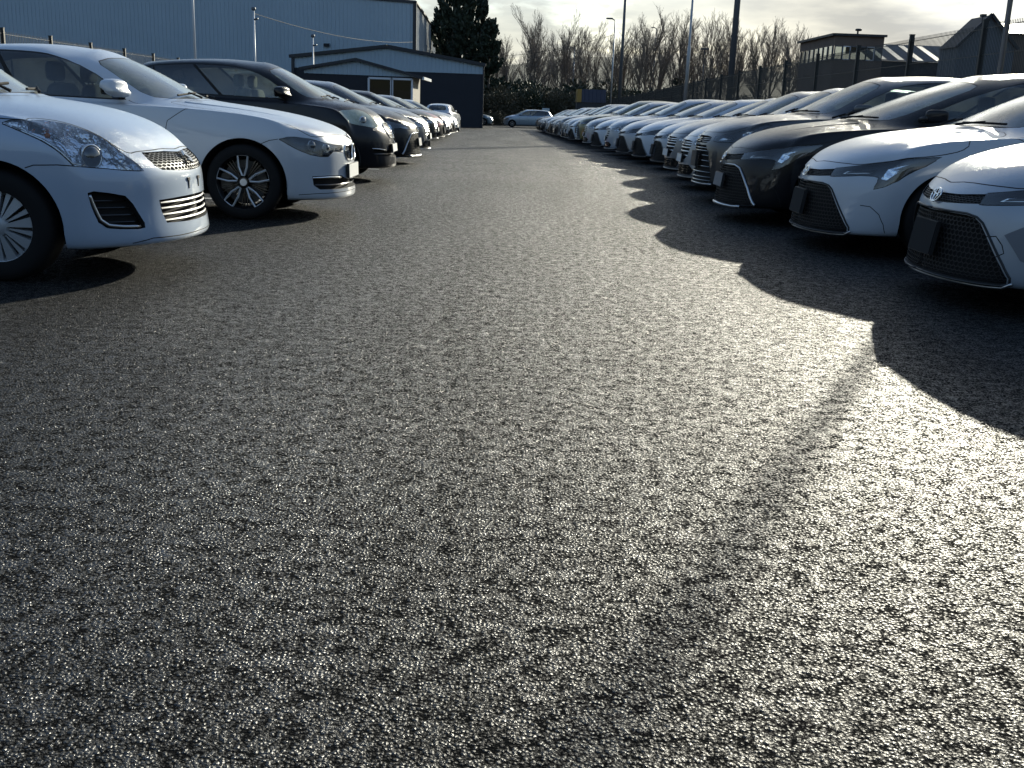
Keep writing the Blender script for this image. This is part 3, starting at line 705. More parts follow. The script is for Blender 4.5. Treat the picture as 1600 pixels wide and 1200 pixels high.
    # ---- wing mirrors, wipers, handles, cabin
    mu, mv = F.get('mirror_at', (3.72, 12.2)); c = sf.pt(mu, mv); fold = F.get('fold', False)
    for s in (1, -1):
        mm = MB()
        if fold: mm.rbox((c.x-.17, s*(c.y+.03), c.z+.045), (.11, .035, .062), .55, 5)
        else:
            o = len(mm.v); mm.rbox((0, 0, 0), (.075, .115, .075), .6, 6)
            sh = []
            for x, y, z in mm.v[o:]:
                k = (y*1.0)/.115; sh.append((c.x-.05 + x*(1-.12*k) - .03*k + (.03 if z < 0 else 0), s*(c.y+.165+y), c.z+.075 + z*(1-.22*max(0, k)) + .006*k))
            mm.v[o:] = sh
            if s == -1: mm.f = [tuple(reversed(q)) for q in mm.f]
        mi_ = part('wing_mirror', mm.me('wing_mirror', [pm], True))
        st = MB(); st.tube([(c.x-.03, s*(c.y-.02), c.z+.005), (c.x-.05, s*(c.y+.08), c.z+.025)], [.028, .022], 8)
        if not fold: st.rbox((c.x-.115, s*(c.y+.165), c.z+.07), (.014, .095, .055), .5, 4)
        part('mirror_arm', st.me('mirror_arm', [M_BLACK], True), mi_)
    for a, b in (((.35, 11.92), (2.25, 12.06)), ((0, 0), (0, 0))):
        mm = MB()
        if a == (0, 0):
            pts = [sf.pt(.9 - .0*t, 11.9, .014) for t in (0,)]; q0 = sf.pt(1.9, 11.9, .014); q1 = sf.pt(.25, 12.12, .014); pts = [Vector((lp(q0.x, q1.x, t), -lp(q0.y, q1.y, t), lp(q0.z, q1.z, t)+.012)) for t in np.linspace(0, 1, 6)]
            arm0 = sf.pt(.9, 11.62, .02); arm0 = Vector((arm0.x, -arm0.y, arm0.z))
        else:
            pts = [sf.pt(lp(a[0], b[0], t), lp(a[1], b[1], t), .016) for t in np.linspace(0, 1, 8)]; arm0 = sf.pt(.5, 11.62, .02)
        mm.tube([tuple(q) for q in pts], .009, 5); mid = pts[len(pts)//2] + Vector((0, 0, .012)); mm.tube([tuple(arm0), tuple(mid)], [.011, .006], 5)
        part('wiper', mm.me('wiper', [M_RUBBER]))
    for s, di in list(zip((1, -1), doors)) + list(zip((1, -1), doors2)):
        u_ = 6.95 if di in doors else 8.75
        h = sf.pt(u_, 5.9, .012); mm = MB(); mm.rbox((h.x, s*(h.y+.006), h.z), (.095, .014, .014), .6, 4); part('door_handle', mm.me('door_handle', [F.get('handle', pm)], True), di)
    cx, cz = P['cowl']; hx, hz = P['head']; bz = P['beltz'][0]; sm = F.get('seat', M_SEAT)
    mm = MB(); mm.rbox((cx-.30, 0, bz-.10), (.34, W*.80, .115), .4, 6); part('dashboard', mm.me('dashboard', [M_DASH], True))
    mm = MB(); sx_ = hx-.10
    mm.tube([(sx_+.38 + .06*math.sin(t), -.36+.18*math.cos(t), bz-.05+.17*math.sin(t)) for t in np.linspace(0, 2*math.pi, 21)[:-1]], .014, 6, closed=True); part('steering_wheel', mm.me('steering_wheel', [M_DASH], True))
    for s in (1, -1):
        mm = MB(); mm.rbox((sx_-.02, s*.37, .52), (.26, .25, .10), .4, 5); mm.rbox((sx_-.30, s*.37, bz-.18), (.085, .24, .33), .45, 6)
        mm.rbox((sx_-.36, s*.37, bz+.245), (.05, .13, .085), .5, 5); mm.tube([(sx_-.34, s*.37-.05, bz+.10), (sx_-.36, s*.37-.05, bz+.2)], .008, 5); mm.tube([(sx_-.34, s*.37+.05, bz+.10), (sx_-.36, s*.37+.05, bz+.2)], .008, 5)
        part('seat', mm.me('seat', [sm], True))
    mm = MB(); mm.rbox((sx_-1.15, 0, bz-.15), (.09, W*.72, .30), .4, 6)
    for s in (-1, 0, 1): mm.rbox((sx_-1.2, s*.4, bz+.20), (.04, .12, .06), .5, 4)
    part('rear_seat', mm.me('rear_seat', [sm], True))
    mm = MB(); mm.box((-P['wb']-.4, -W*.8, .28), (.0, W*.8, .30)); part('cabin_floor', mm.me('cabin_floor', [M_UNDER]))
    return dict(parts=parts, P=P)
PAINTS = {}
def paint_of(key):
    if key not in PAINTS:
        col, metal, rough = PAINT_DEFS[key]; PAINTS[key] = paint('car_paint_'+key, col, metal, rough)
    return PAINTS[key]
def place_car(proto, label, nosex, yc, side, pkey, group=None, cat='car', name='parked_car', rz=0.0, skip=()):
    P = proto['P']; z = gz(yc)
    root = empty(name); mat = paint_of(pkey)
    # the origin of the prototype is under its front axle
    if side < 0: root.location = (nosex - P['nose'], yc, z); root.rotation_euler = (0, 0, rz)
    else: root.location = (nosex + P['nose'], yc, z); root.rotation_euler = (0, 0, math.pi + rz)
    tag(root, label, cat, group); objs = []
    for nm, me, par, loc, rot in proto['parts']:
        o = bpy.data.objects.new(nm, me); COL.objects.link(o); o.parent = root if par < 0 else objs[par]; o.location = loc; o.rotation_euler = rot; objs.append(o)
        if nm.startswith('grille_mesh') or nm == 'grille_slats': o['kind'] = 'stuff'
        if me.materials and me.materials[0] == PAINT0:
            o.material_slots[0].link = 'OBJECT'; o.material_slots[0].material = mat
    return root
PAINT_DEFS = {'white': ((.46,.50,.55),.0,.35), 'icewhite': ((.36,.44,.55),.05,.35), 'pearl': ((.31,.35,.40),.3,.35), 'silver': ((.28,.30,.33),.5,.34), 'grey': ((.14,.145,.155),.5,.35), 'darkgrey': ((.045,.046,.05),.4,.34),
  'black': ((.008,.008,.010),.0,.3), 'navy': ((.010,.014,.028),.2,.3), 'blue': ((.06,.12,.17),.4,.34), 'paleblue': ((.30,.38,.45),.4,.34), 'olive': ((.14,.13,.05),.4,.34), 'red': ((.28,.02,.02),.2,.32), 'bronze': ((.10,.085,.07),.5,.34)}
PAINT0 = paint('car_paint', (.5,.5,.5))
M_GLASSBALL = pmat('projector_glass', (.03,.04,.05), .03, 0, 1.0, 1.0)
FRONT_TOYOTA = dict(
  hood=[(0,6.25),(.59,6.62),(1.53,6.3),(2.01,6.0),(2.65,6.14),(3.44,6.06),(4.31,6.04),(4.68,6.15),(5.0,6.4),(5.12,6.85),(4.9,8.2),(4.45,9.5),(3.6,10.7),(2.7,11.5),(1.3,11.55),(0,11.55)],
  lamp=[(1.35,5.42),(2.02,5.83),(2.65,6.05),(3.5,5.97),(4.31,5.95),(4.7,6.02),(4.45,5.4),(3.81,4.43),(3.31,4.05),(2.89,3.86),(2.94,4.3),(2.90,4.62),(2.72,4.74),(2.3,4.78),(1.53,4.6),(1.35,4.57)],
  lamp_in=M_LAMPDARK, lamp_depth=.03, mirror_at=(3.75,12.25), fold=True,
  lamp_shapes=[([(2.98,4.55),(3.25,4.45),(3.75,5.0),(4.1,5.55),(3.5,5.6),(3.05,5.35)], -.012, M_REFL, 'lamp_reflector'), ([(1.7,4.92),(2.55,5.02),(2.62,5.4),(2.1,5.42),(1.8,5.2)], -.012, M_CHROME, 'daytime_lamp'), ([(1.78,4.98),(2.5,5.08),(2.54,5.3),(2.12,5.32),(1.86,5.17)], -.009, M_LAMPDARK, 'lamp_bezel')],
  badge=('ovals', 0.0, 4.75, .062), plate=(.275,.465,.165,M_UNDER,.006))
G_TOY = [(0,3.95),(.44,3.97),(1.15,3.96),(1.38,3.88),(1.55,3.68),(1.85,3.05),(2.2,2.35),(2.42,1.85),(2.44,1.55),(2.3,1.36),(1.1,1.33),(0,1.5)]
B_TOY = [(0,5.05),(.7,5.12),(1.35,5.36),(1.35,4.60),(.9,4.5),(.45,4.42),(0,4.40)]
def toyota(**kw):
    d = dict(FRONT_TOYOTA)
    d['grilles'] = [dict(name='lower_grille', poly=G_TOY, kind='hex', depth=.07, cell=(.115,.23), off=-.016, bar=.0022, barmat=M_BLACK), dict(name='upper_grille', tag=T_BAND, poly=B_TOY, kind='hex', depth=.02, cell=(.10,.2), off=-.008, bar=.002, barmat=M_BLACK)]
    d['tubes'] = [('bumper_lip', [(0,1.12),(1.1,1.0),(1.9,1.0),(2.35,1.18),(2.55,1.6)], .0085, .006, M_SILVER, 'span'), ('grille_edge', [(0,4.02),(1.15,4.03),(1.42,3.92),(1.6,3.7),(1.9,3.08),(2.25,2.38),(2.47,1.88),(2.5,1.55),(2.35,1.3),(1.1,1.26),(0,1.4)], .007, .001, M_BLACK, 'pair')]
    d['lines'] = [[(2.62,3.0),(2.95,2.95),(3.35,2.6),(3.6,2.1),(3.72,1.5)]]
    d.update(kw); return d
SPEC = {}
SPEC['corolla'] = (spec(.89,2.70,.95,-3.70,1.445,.71,(-.34,1.015),(-.58,.66,.99),(-1.22,1.385),(.975,1.01),.595,(-2.53,1.38),(-3.12,1.09),(-3.62,1.05),fb=.18,hood=.085,lipz=.155,clear=.18,prof=(0,.035,.06,.09,.135)), toyota())
SPEC['corolla_blank'] = (SPEC['corolla'][0], toyota(insert=[(2.10,3.35),(2.42,3.72),(2.9,3.75),(3.15,2.9),(2.75,2.45),(2.55,2.55)], lines=[[(1.62,3.2),(1.95,3.28),(2.12,3.0),(2.2,2.75),(2.05,2.6)]]))
SPEC['sport'] = (spec(.895,2.64,.95,-3.42,1.54,.735,(-.32,1.035),(-.56,.66,1.01),(-1.45,1.46),(.99,1.05),.60,(-2.85,1.44),(-3.20,1.10),(-3.28,1.02),fb=.18,lipz=.155,clear=.18,prof=(0,.035,.06,.09,.135)),
   toyota(plate=(.33,.46,.20,M_INSERT,.004), tubes=[('bumper_lip', [(0,1.3),(.8,1.15),(1.5,1.1),(1.9,1.3)], .016, .008, M_SILVER, 'span'), ('grille_accent', [(.4,4.05),(1.15,4.05),(1.5,3.85),(1.75,3.4),(2.1,2.7),(2.4,1.9),(2.55,1.5)], (.006,.017), .006, M_SILVER, 'pair')]))
for _k, _c in (('corolla', [(.9,6.75),(1.2,7.6),(1.6,9.0),(2.0,10.4),(2.25,11.3)]), ('corolla_blank', [(.9,6.75),(1.2,7.6),(1.6,9.0),(2.0,10.4),(2.25,11.3)]), ('sport', [(.9,6.75),(1.2,7.6),(1.6,9.0),(2.0,10.4),(2.25,11.3)])):
    SPEC[_k][1]['tubes'] = SPEC[_k][1]['tubes'] + [('bonnet_crease', _c, (.004,.016), -.0085, PAINT0, 'pair')]
SPEC['suv'] = (spec(.91,2.70,.85,-3.60,1.58,.84,(-.38,1.09),(-.62,.68,1.07),(-1.22,1.51),(1.06,1.12),.61,(-2.95,1.49),(-3.35,1.18),(-3.45,1.10),fb=.15,lipz=.22,clear=.24,sweep=.36,prof=(0,.02,.03,.06,.11),tyre=.345,rim=.235,arch=.385),
   dict(hood=[(0,6.5),(.6,6.7),(1.5,6.6),(2.1,6.5),(2.8,6.95),(3.6,7.1),(4.4,7.15),(5.0,7.2),(5.15,7.7),(4.9,8.6),(4.4,9.7),(3.6,10.7),(2.7,11.5),(1.3,11.55),(0,11.55)],
   lamp=[(1.45,5.55),(2.1,6.1),(2.8,6.5),(3.6,6.8),(4.4,6.95),(4.65,6.75),(4.2,6.0),(3.4,5.2),(2.6,4.85),(1.9,4.75),(1.5,4.9)], lamp_in=M_LAMPDARK, lamp_depth=.03, fold=True,
   lamp_shapes=[([(2.9,5.3),(3.3,5.4),(4.0,6.2),(4.2,6.6),(3.3,6.3),(2.9,6.0)], -.012, M_REFL, 'lamp_reflector'), ([(1.8,5.05),(2.5,5.2),(2.6,5.8),(1.95,5.5)], -.012, M_CHROME, 'daytime_lamp')],
   grilles=[dict(name='upper_grille', tag=T_BAND, poly=[(0,5.75),(.8,5.7),(1.25,5.45),(1.3,4.9),(1.1,4.55),(0,4.5)], kind='slats', at=(4.75,5.05,5.35), bar=.007, depth=.05, barmat=M_GLOSSBLK), dict(name='lower_grille', poly=[(0,4.3),(1.15,4.3),(1.45,3.6),(1.75,2.5),(1.85,1.8),(1.6,1.45),(0,1.4)], kind='slats', at=(1.7,2.05,2.4,2.75,3.1,3.45,3.8,4.05), bar=.007, depth=.06)],
   tubes=[('bumper_lip', [(0,1.15),(1.2,1.05),(1.9,1.2)], .012, .006, M_SILVER, 'span')], plate=(.42,.60,.17,M_BLACK,.006), badge=('ovals',0,5.1,.06)))
SPEC['hatch'] = (spec(.88,2.60,.90,-3.40,1.50,.75,(-.33,1.04),(-.57,.66,1.015),(-1.15,1.44),(1.0,1.05),.595,(-2.75,1.42),(-3.15,1.10),(-3.25,1.02)),
   dict(hood=[(0,6.3),(.6,6.6),(1.5,6.35),(2.05,6.2),(2.7,6.55),(3.5,6.6),(4.4,6.65),(4.9,6.75),(5.1,7.2),(4.9,8.4),(4.4,9.6),(3.6,10.7),(2.7,11.5),(1.3,11.55),(0,11.55)],
   lamp=[(1.5,5.25),(2.1,5.75),(2.8,6.15),(3.6,6.35),(4.4,6.45),(4.6,6.3),(4.2,5.6),(3.4,4.9),(2.6,4.55),(1.9,4.4),(1.5,4.55)], lamp_in=M_REFL, lamp_depth=.04, units=[('proj',2.5,5.15,.05,0)], fold=True,
   grilles=[dict(name='upper_grille', tag=T_BAND, poly=[(0,5.35),(.9,5.3),(1.3,5.05),(1.35,4.4),(1.2,3.3),(.95,3.0),(0,2.95)], kind='slats', at=(3.3,3.7,4.1,4.5,4.9), bar=.011, depth=.045, barmat=M_SILVER), dict(name='lower_grille', poly=[(0,2.55),(1.5,2.6),(1.95,2.2),(1.8,1.6),(0,1.5)], kind='hex', cell=(.14,.28), depth=.05)],
   tubes=[('bumper_lip', [(0,1.12),(1.2,1.0),(2.0,1.1),(2.5,1.4)], .010, .006, M_SILVER, 'span')], plate=(.37,.48,.24,M_PLATE,.003), badge=('ovals',0,5.0,.055)))
SPEC['compact'] = (spec(.835,2.45,.74,-3.05,1.55,.78,(-.14,1.06),(-.40,.65,1.05),(-.90,1.475),(1.02,1.07),.58,(-2.60,1.47),(-2.92,1.10),(-2.98,1.0),hood=.095,sweep=.42,fb=.19,lipz=.18,clear=.20,prof=(0,.03,.05,.09,.14),tyre=.30,arch=.33),
   dict(hood=[(0,6.85),(.5,6.9),(1.0,6.7),(1.3,7.2),(1.45,8.2),(1.7,8.95),(2.2,9.1),(2.7,8.95),(3.6,8.5),(4.6,8.2),(4.8,8.8),(4.3,9.8),(3.5,10.7),(2.7,11.45),(1.3,11.5),(0,11.5)],
   lamp=[(2.5,8.62),(2.07,8.83),(1.63,8.55),(1.46,7.68),(1.34,6.5),(1.38,5.8),(1.55,5.4),(1.79,5.31),(2.2,5.55),(2.9,5.75),(3.7,5.95),(4.05,6.3),(4.15,6.83),(3.6,7.8),(3.0,8.4)], lamp_in=M_REFLW, lamp_depth=.03, lens=G_LENSY, units=[('proj',2.2,6.6,.06,0)],
   grilles=[dict(name='upper_grille', tag=T_BAND, poly=[(0,6.6),(.5,6.6),(.78,6.0),(.9,5.2),(.85,4.5),(.65,4.05),(0,3.95)], kind='net', cell=(.13,.42), bar=.004, off=-.006, depth=.04, barmat=M_MESHG, back=M_BLACK), dict(name='lower_grille', poly=[(0,3.0),(1.2,2.95),(1.7,3.05),(2.2,3.1),(2.2,2.75),(1.85,2.55),(0,2.45)], kind='slats', at=(2.7,), bar=.006, depth=.06)],
   tubes=[('intake_strip', [(2.22,3.1),(1.8,3.06),(1.3,2.96)], .006, .004, M_CHROME, 'pair'), ('grille_surround', [(0,6.62),(.5,6.62),(.8,6.0),(.92,5.2),(.87,4.5),(.66,4.0),(0,3.9)], .007, .003, M_CHROME, 'pair')], plate=(.40,.50,.24,M_PLATE,.003), badge=('round',0,3.5,.03), mirror_at=(4.0,12.1), seat=M_SEATL, rear_glass=G_PRIV))
SPEC['bmw'] = (spec(.905,2.81,.84,-3.83,1.45,.74,(-.60,1.01),(-.86,.67,.985),(-1.32,1.36),(.96,1.0),.585,(-2.75,1.38),(-3.30,1.08),(-3.72,1.06),hood=.065,sweep=.36,fb=.10,lipz=.17,clear=.19,prof=(0,.02,.02,.03,.06),tyre=.325,rim=.243,arch=.375,wheel='ypoke'),
   dict(hood=[(0,6.2),(.5,6.65),(1.12,6.75),(1.7,6.35),(2.22,5.92),(2.6,6.5),(3.0,7.2),(3.35,8.1),(3.5,9.1),(3.35,10.3),(2.95,11.2),(2.7,11.5),(1.3,11.55),(0,11.55)],
   lamp=[(4.01,5.35),(3.5,5.62),(2.98,5.74),(2.34,5.66),(1.81,5.16),(1.4,4.98),(.95,4.88),(.95,4.26),(1.53,4.37),(1.65,4.2),(1.81,3.99),(2.15,4.0),(2.52,4.15),(2.94,4.48),(3.59,4.98)], lamp_in=M_LAMPDARK, lamp_depth=.05, units=[('proj',2.35,4.95,.04,0),('proj',1.78,4.72,.035,0)],
   drl=[(1.0,4.3),(1.5,4.42),(1.7,4.2),(1.85,4.06),(2.5,4.22)], drl_r=.005,
   grilles=[dict(name='kidney_grille', tag=T_BAND, poly=[(.07,4.84),(.4,4.9),(.72,4.86),(.83,4.55),(.80,4.1),(.68,3.75),(.5,3.64),(.2,3.63),(.07,3.75)], kind='net', cell=(.10,.22), bar=.0045, off=-.010, depth=.045, rim=.009, closed=True, rimmat=M_CHROME), dict(name='lower_intake', poly=[(0,2.62),(.75,2.64),(1.14,2.84),(1.8,2.88),(2.51,2.86),(2.48,2.4),(2.25,2.16),(1.2,2.14),(0,2.16)], kind='slats', at=(2.4,), bar=.006, depth=.06)],
   tubes=[('intake_strip', [(2.50,2.78),(1.8,2.80),(1.2,2.76)], .008, .004, M_CHROME, 'pair'), ('bonnet_crease', [(1.0,6.9),(1.25,7.6),(1.7,9.0),(2.1,10.4),(2.35,11.3)], (.004,.018), -.009, PAINT0, 'pair')], lines=[[(4.52,4.9),(4.32,5.2),(4.05,5.36)], [(0,1.95),(1.2,1.93),(2.3,1.9),(3.2,1.75)]],
   plate=(.355,.475,.26,M_PLATE,.003), badge=('round',0,6.05,.038), mirror_at=(3.72,12.15), rear_glass=G_PRIV))
SPEC['swift'] = (spec(.848,2.43,.88,-3.05,1.50,.715,(-.20,1.005),(-.42,.66,.985),(-.95,1.435),(.97,1.05),.60,(-2.70,1.43),(-2.95,1.10),(-3.00,1.0),hood=.095,sweep=.36,fb=.17,lipz=.19,clear=.19,prof=(0,.04,.04,.06,.115),tyre=.305,rim=.205,arch=.36,wheel='hubcap'),
   dict(hood=[(0,6.72),(.64,6.86),(1.2,6.62),(1.55,6.45),(1.78,6.1),(2.03,6.75),(2.28,7.85),(2.55,8.5),(3.0,8.65),(3.51,8.4),(4.1,7.65),(4.57,7.12),(4.9,7.05),(5.15,7.3),(4.95,8.4),(4.4,9.7),(3.6,10.7),(2.7,11.45),(1.3,11.5),(0,11.5)],
   lamp=[(4.72,6.72),(4.57,7.0),(4.1,7.5),(3.51,8.2),(3.0,8.45),(2.58,8.3),(2.28,7.68),(2.03,6.57),(1.86,5.5),(1.72,4.62),(2.07,4.66),(2.54,4.76),(3.0,4.79),(3.49,4.80),(3.86,5.42),(4.24,6.05),(4.52,6.43)], lamp_in=M_REFL, lamp_depth=.06, units=[('proj',2.62,5.68,.055,0),('bulb',3.95,6.55,.016,0)],
   drl=[(4.6,6.6),(4.2,6.1),(3.84,5.5),(3.5,4.92),(3.0,4.9)], drl_r=.007,
   grilles=[dict(name='upper_grille', tag=T_BAND, poly=[(0,6.35),(.64,6.55),(1.2,6.42),(1.44,6.35),(1.42,5.5),(1.37,4.9),(1.2,4.62),(.63,4.5),(0,4.45)], kind='net', cell=(.15,.34), bar=.0030, off=-.006, depth=.05, barmat=M_MESHG),
     dict(name='lower_grille', poly=[(0,3.25),(.7,3.24),(1.44,3.2),(1.42,2.8),(1.33,2.36),(.57,2.3),(0,2.3)], kind='slats', at=(2.45,2.66,2.88,3.08), bar=.0085, off=-.014, depth=.06, barmat=M_MESHG),
     dict(name='fog_lamp_recess', tag=T_FOG, poly=[(3.18,3.58),(2.97,3.65),(2.6,3.57),(2.25,3.44),(2.1,3.12),(1.92,2.45),(1.93,2.26),(2.1,2.22),(2.5,2.25),(2.79,2.30),(2.99,2.52),(3.12,3.1)], kind='slats', at=(2.5,2.75,3.0,3.25), bar=.004, off=-.03, depth=.05)],
   tubes=[('fog_surround', [(3.1,3.5),(3.02,3.1),(2.9,2.6),(2.72,2.4),(2.4,2.34),(2.02,2.32)], .011, -.012, M_SILVER, 'pair')],
   lines=[[(4.53,4.55),(4.41,4.7),(4.0,4.78),(3.5,4.78)], [(0,1.72),(1.0,1.70),(1.8,1.75),(2.3,1.5)]], badge=('s',0,5.42,.052), bracket=True, mirror_at=(4.35,12.2)))
SPEC['estate'] = (spec(.89,2.78,.90,-3.72,1.575,.78,(-.15,1.08),(-.40,.67,1.05),(-1.15,1.52),(1.0,1.06),.60,(-3.2,1.49),(-3.55,1.12),(-3.62,1.02),hood=.08,sweep=.40,fb=.2), dict(SPEC['hatch'][1]))
PROTO = {k: build_car(*v) for k, v in SPEC.items()}
ORD = ['first','second','third','fourth','fifth','sixth','seventh','eighth','ninth','tenth','eleventh','twelfth','thirteenth','fourteenth','fifteenth','sixteenth','seventeenth','eighteenth','nineteenth','twentieth','twenty-first','twenty-second','twenty-third','twenty-fourth','twenty-fifth','twenty-sixth','twenty-seventh','twenty-eighth','twenty-ninth','thirtieth']
RIGHT = [('corolla_blank',2.42,6.3,'pearl','pearl grey saloon with a grey blank in its bumper, nearest car on the right'),
 ('corolla',2.30,8.78,'white','white saloon with a black honeycomb grille, second car on the right'),
 ('sport',2.03,10.95,'black','black hatchback with a silver grille accent and mesh plate, third on the right'),
 ('suv',2.16,13.3,'darkgrey','dark grey crossover with a tall slatted black grille, fourth on the right'),
 ('hatch',2.31,15.6,'silver','silver hatchback with bright grille slats beside the dark grey crossover'),
 ('hatch',2.41,17.9,'grey','mid grey hatchback with a white plate, sixth car on the right'),
 ('corolla',2.56,21.0,'pearl',None),('corolla',2.45,23.5,'white',None),('corolla',2.3,25.8,'silver',None),('hatch',2.18,28.1,'pearl',None),('corolla',2.03,31.0,'white',None),('hatch',1.95,34.0,'silver',None),('suv',1.85,36.8,'olive',None)]
_rk = ['corolla','hatch','hatch','suv','corolla','hatch']; _rc = ['paleblue','silver','darkgrey','navy','grey','bronze','darkgrey','black']
for i in range(16): RIGHT.append((_rk[i % 6], 1.72-i*.05, 39.4+i*2.4, _rc[i % 8], None))
_nm = {'corolla':'saloon','hatch':'hatchback','suv':'crossover','sport':'hatchback','bmw':'saloon','compact':'hatchback'}
_cn = {'pearl':'pearl grey','paleblue':'pale blue','darkgrey':'dark grey','olive':'olive gold','bronze':'dark bronze','navy':'dark navy'}
for i, (k, x, y, c, lab) in enumerate(RIGHT):
    place_car(PROTO[k], lab or '%s %s, %s car from the camera in the right-hand row' % (_cn.get(c, c), _nm[k], ORD[i]), x, y, 1, c, 'cars parked in the right-hand row', rz=R(1.3*math.sin(i*2.7)) if i > 3 else 0.0)
LEFT = [('swift',-1.95,6.45,'icewhite','white hatchback with large swept headlamps, nearest car on the left'),
 ('bmw',-1.55,9.95,'white','white saloon with black and silver wheels and a twin grille'),
 ('compact',-1.72,14.8,'black','black hatchback with oval yellowed headlamps behind the white saloon'),
 ('sport',-1.82,19.6,'black','black hatchback, fourth car from the camera in the left-hand row'),
 ('hatch',-1.92,23.0,'darkgrey',None),('hatch',-2.5,26.4,'grey',None),('corolla',-2.5,29.4,'black',None),('hatch',-2.5,32.6,'black',None),('corolla',-2.55,36.0,'red',None),('hatch',-2.6,39.2,'darkgrey',None),('hatch',-2.75,42.4,'silver',None),('corolla',-2.8,45.2,'grey',None),('hatch',-2.85,48.4,'pearl',None)]
for i, (k, x, y, c, lab) in enumerate(LEFT):
    place_car(PROTO[k], lab or '%s %s, %s car from the camera in the left-hand row' % (_cn.get(c, c), _nm[k], ORD[i]), x, y, -1, c, 'cars parked in the left-hand row', rz=R(1.5*math.sin(i*1.9)) if i > 2 else 0.0)
# ------------------------------------------------------------------ ground
def asphalt_mat():
    """wet coarse tarmac: glossy wet stone faces in dull black binder with painted crevice shade"""
    m = pmat('wet_asphalt', (.03,.03,.032), .3); t = m.node_tree; b = t.nodes['Principled BSDF']; tc = nd(m, 'ShaderNodeTexCoord'); O = tc.outputs['Object']
    def vor(sc, feat='F1', src=O):
        v = nd(m, 'ShaderNodeTexVoronoi'); v.feature = feat; v.inputs['Scale'].default_value = sc; t.links.new(src, v.inputs['Vector']); return v
    def noi(sc, det=4, rough=.6, src=O):
        n = nd(m, 'ShaderNodeTexNoise'); n.inputs['Scale'].default_value = sc; n.inputs['Detail'].default_value = det; n.inputs['Roughness'].default_value = rough; t.links.new(src, n.inputs['Vector']); return n
    def math_(op, a, bv, clamp=False):
        q = nd(m, 'ShaderNodeMath', operation=op); q.use_clamp = clamp
        for i, x in enumerate((a, bv)):
            if isinstance(x, (int, float)): q.inputs[i].default_value = x
            else: t.links.new(x, q.inputs[i])
        return q.outputs[0]
    def rng(x, a, bb, c, d):
        r = nd(m, 'ShaderNodeMapRange'); t.links.new(x, r.inputs['Value'])
        for k, vv in zip(('From Min','From Max','To Min','To Max'), (a, bb, c, d)): r.inputs[k].default_value = vv
        return r.outputs[0]
    # slightly warped coordinates so the stones are not all alike
    wn = noi(38, 2); vm = nd(m, 'ShaderNodeVectorMath', operation='MULTIPLY_ADD'); t.links.new(wn.outputs['Color'], vm.inputs[0]); vm.inputs[1].default_value = (.010,.010,.010); t.links.new(O, vm.inputs[2]); Wp = vm.outputs[0]
    st = vor(A_STONE, src=Wp); st2 = vor(A_STONE*2.1, src=Wp); big = noi(A_STONE*.20, 3); mpv = nd(m, 'ShaderNodeMapping'); mpv.inputs['Scale'].default_value = (1.0,.16,1); t.links.new(O, mpv.inputs['Vector']); patch = noi(.95, 6, .58, mpv.outputs[0]); mid = noi(13.0, 3); fine = noi(A_STONE*3.2, 3)
    sc1 = nd(m, 'ShaderNodeSeparateColor'); t.links.new(st.outputs['Color'], sc1.inputs[0])
    dome = rng(st.outputs['Distance'], .05, .72, 1, 0); dome2 = rng(st2.outputs['Distance'], 0, .7, 1, 0)
    hh = math_('ADD', math_('MULTIPLY', dome, math_('ADD', math_('MULTIPLY', sc1.outputs[0], .9), .25)), math_('ADD', math_('MULTIPLY', dome2, .30), math_('MULTIPLY', big.outputs['Fac'], 1.0)))
    hh = math_('ADD', hh, math_('MULTIPLY', fine.outputs['Fac'], .22))
    bp = nd(m, 'ShaderNodeBump'); bp.inputs['Strength'].default_value = 1.0; bp.inputs['Distance'].default_value = A_DIST; t.links.new(hh, bp.inputs['Height']); t.links.new(bp.outputs[0], b.inputs['Normal'])
    # pits: binder in low spots painted darker and duller, as shade between stones
    pit_shade = rng(math_('ADD', hh, math_('MULTIPLY', mid.outputs['Fac'], .50)), A_PIT0, A_PIT1, 0, 1)
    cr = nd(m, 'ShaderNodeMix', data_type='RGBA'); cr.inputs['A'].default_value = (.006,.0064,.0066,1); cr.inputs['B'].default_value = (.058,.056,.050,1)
    t.links.new(math_('MULTIPLY', math_('MULTIPLY', sc1.outputs[1], pit_shade), rng(patch.outputs['Fac'], .3, .7, .5, 1.0)), cr.inputs['Factor']); t.links.new(cr.outputs['Result'], b.inputs['Base Color'])
    t.links.new(math_('ADD', rng(pit_shade, 0, 1, .85, A_R0), math_('MULTIPLY', sc1.outputs[2], A_R1)), b.inputs['Roughness'])
    cl1 = noi(42.0, 2, .6); cl2 = noi(11.0, 3, .6)      # open and closed texture at 3 cm and 10 cm
    clm = math_('MULTIPLY', rng(cl1.outputs['Fac'], .32, .68, .55, 1.4), rng(cl2.outputs['Fac'], .35, .65, .7, 1.3))
    t.links.new(math_('MULTIPLY', math_('MULTIPLY', rng(pit_shade, 0, 1, .015, A_SPEC), clm), rng(patch.outputs['Fac'], .34, .66, .55, 1.25)), b.inputs['Specular IOR Level'])
    return m
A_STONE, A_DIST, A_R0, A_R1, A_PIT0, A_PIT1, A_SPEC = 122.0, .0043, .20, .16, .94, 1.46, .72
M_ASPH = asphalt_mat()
M_EARTH = grain(pmat('rough_ground', (.045,.042,.032), .9), 8, .8, .05, 8, .4)
ys = [-40,-20] + [-10+i*2.0 for i in range(60)] + [115,125,140,160,200,260,340,440,600,800]
def hillz(x, y): return 0
def sheet(name, xs, ys, dz, mat):
    vs = [(x, y, gz(y)+dz) for y in ys for x in xs]; n = len(xs); fs = [(j*n+i, j*n+i+1, (j+1)*n+i+1, (j+1)*n+i) for j in range(len(ys)-1) for i in range(n-1)]
    return tag(obj(name, mesh(name, vs, fs, [mat], None, True)), kind='structure')
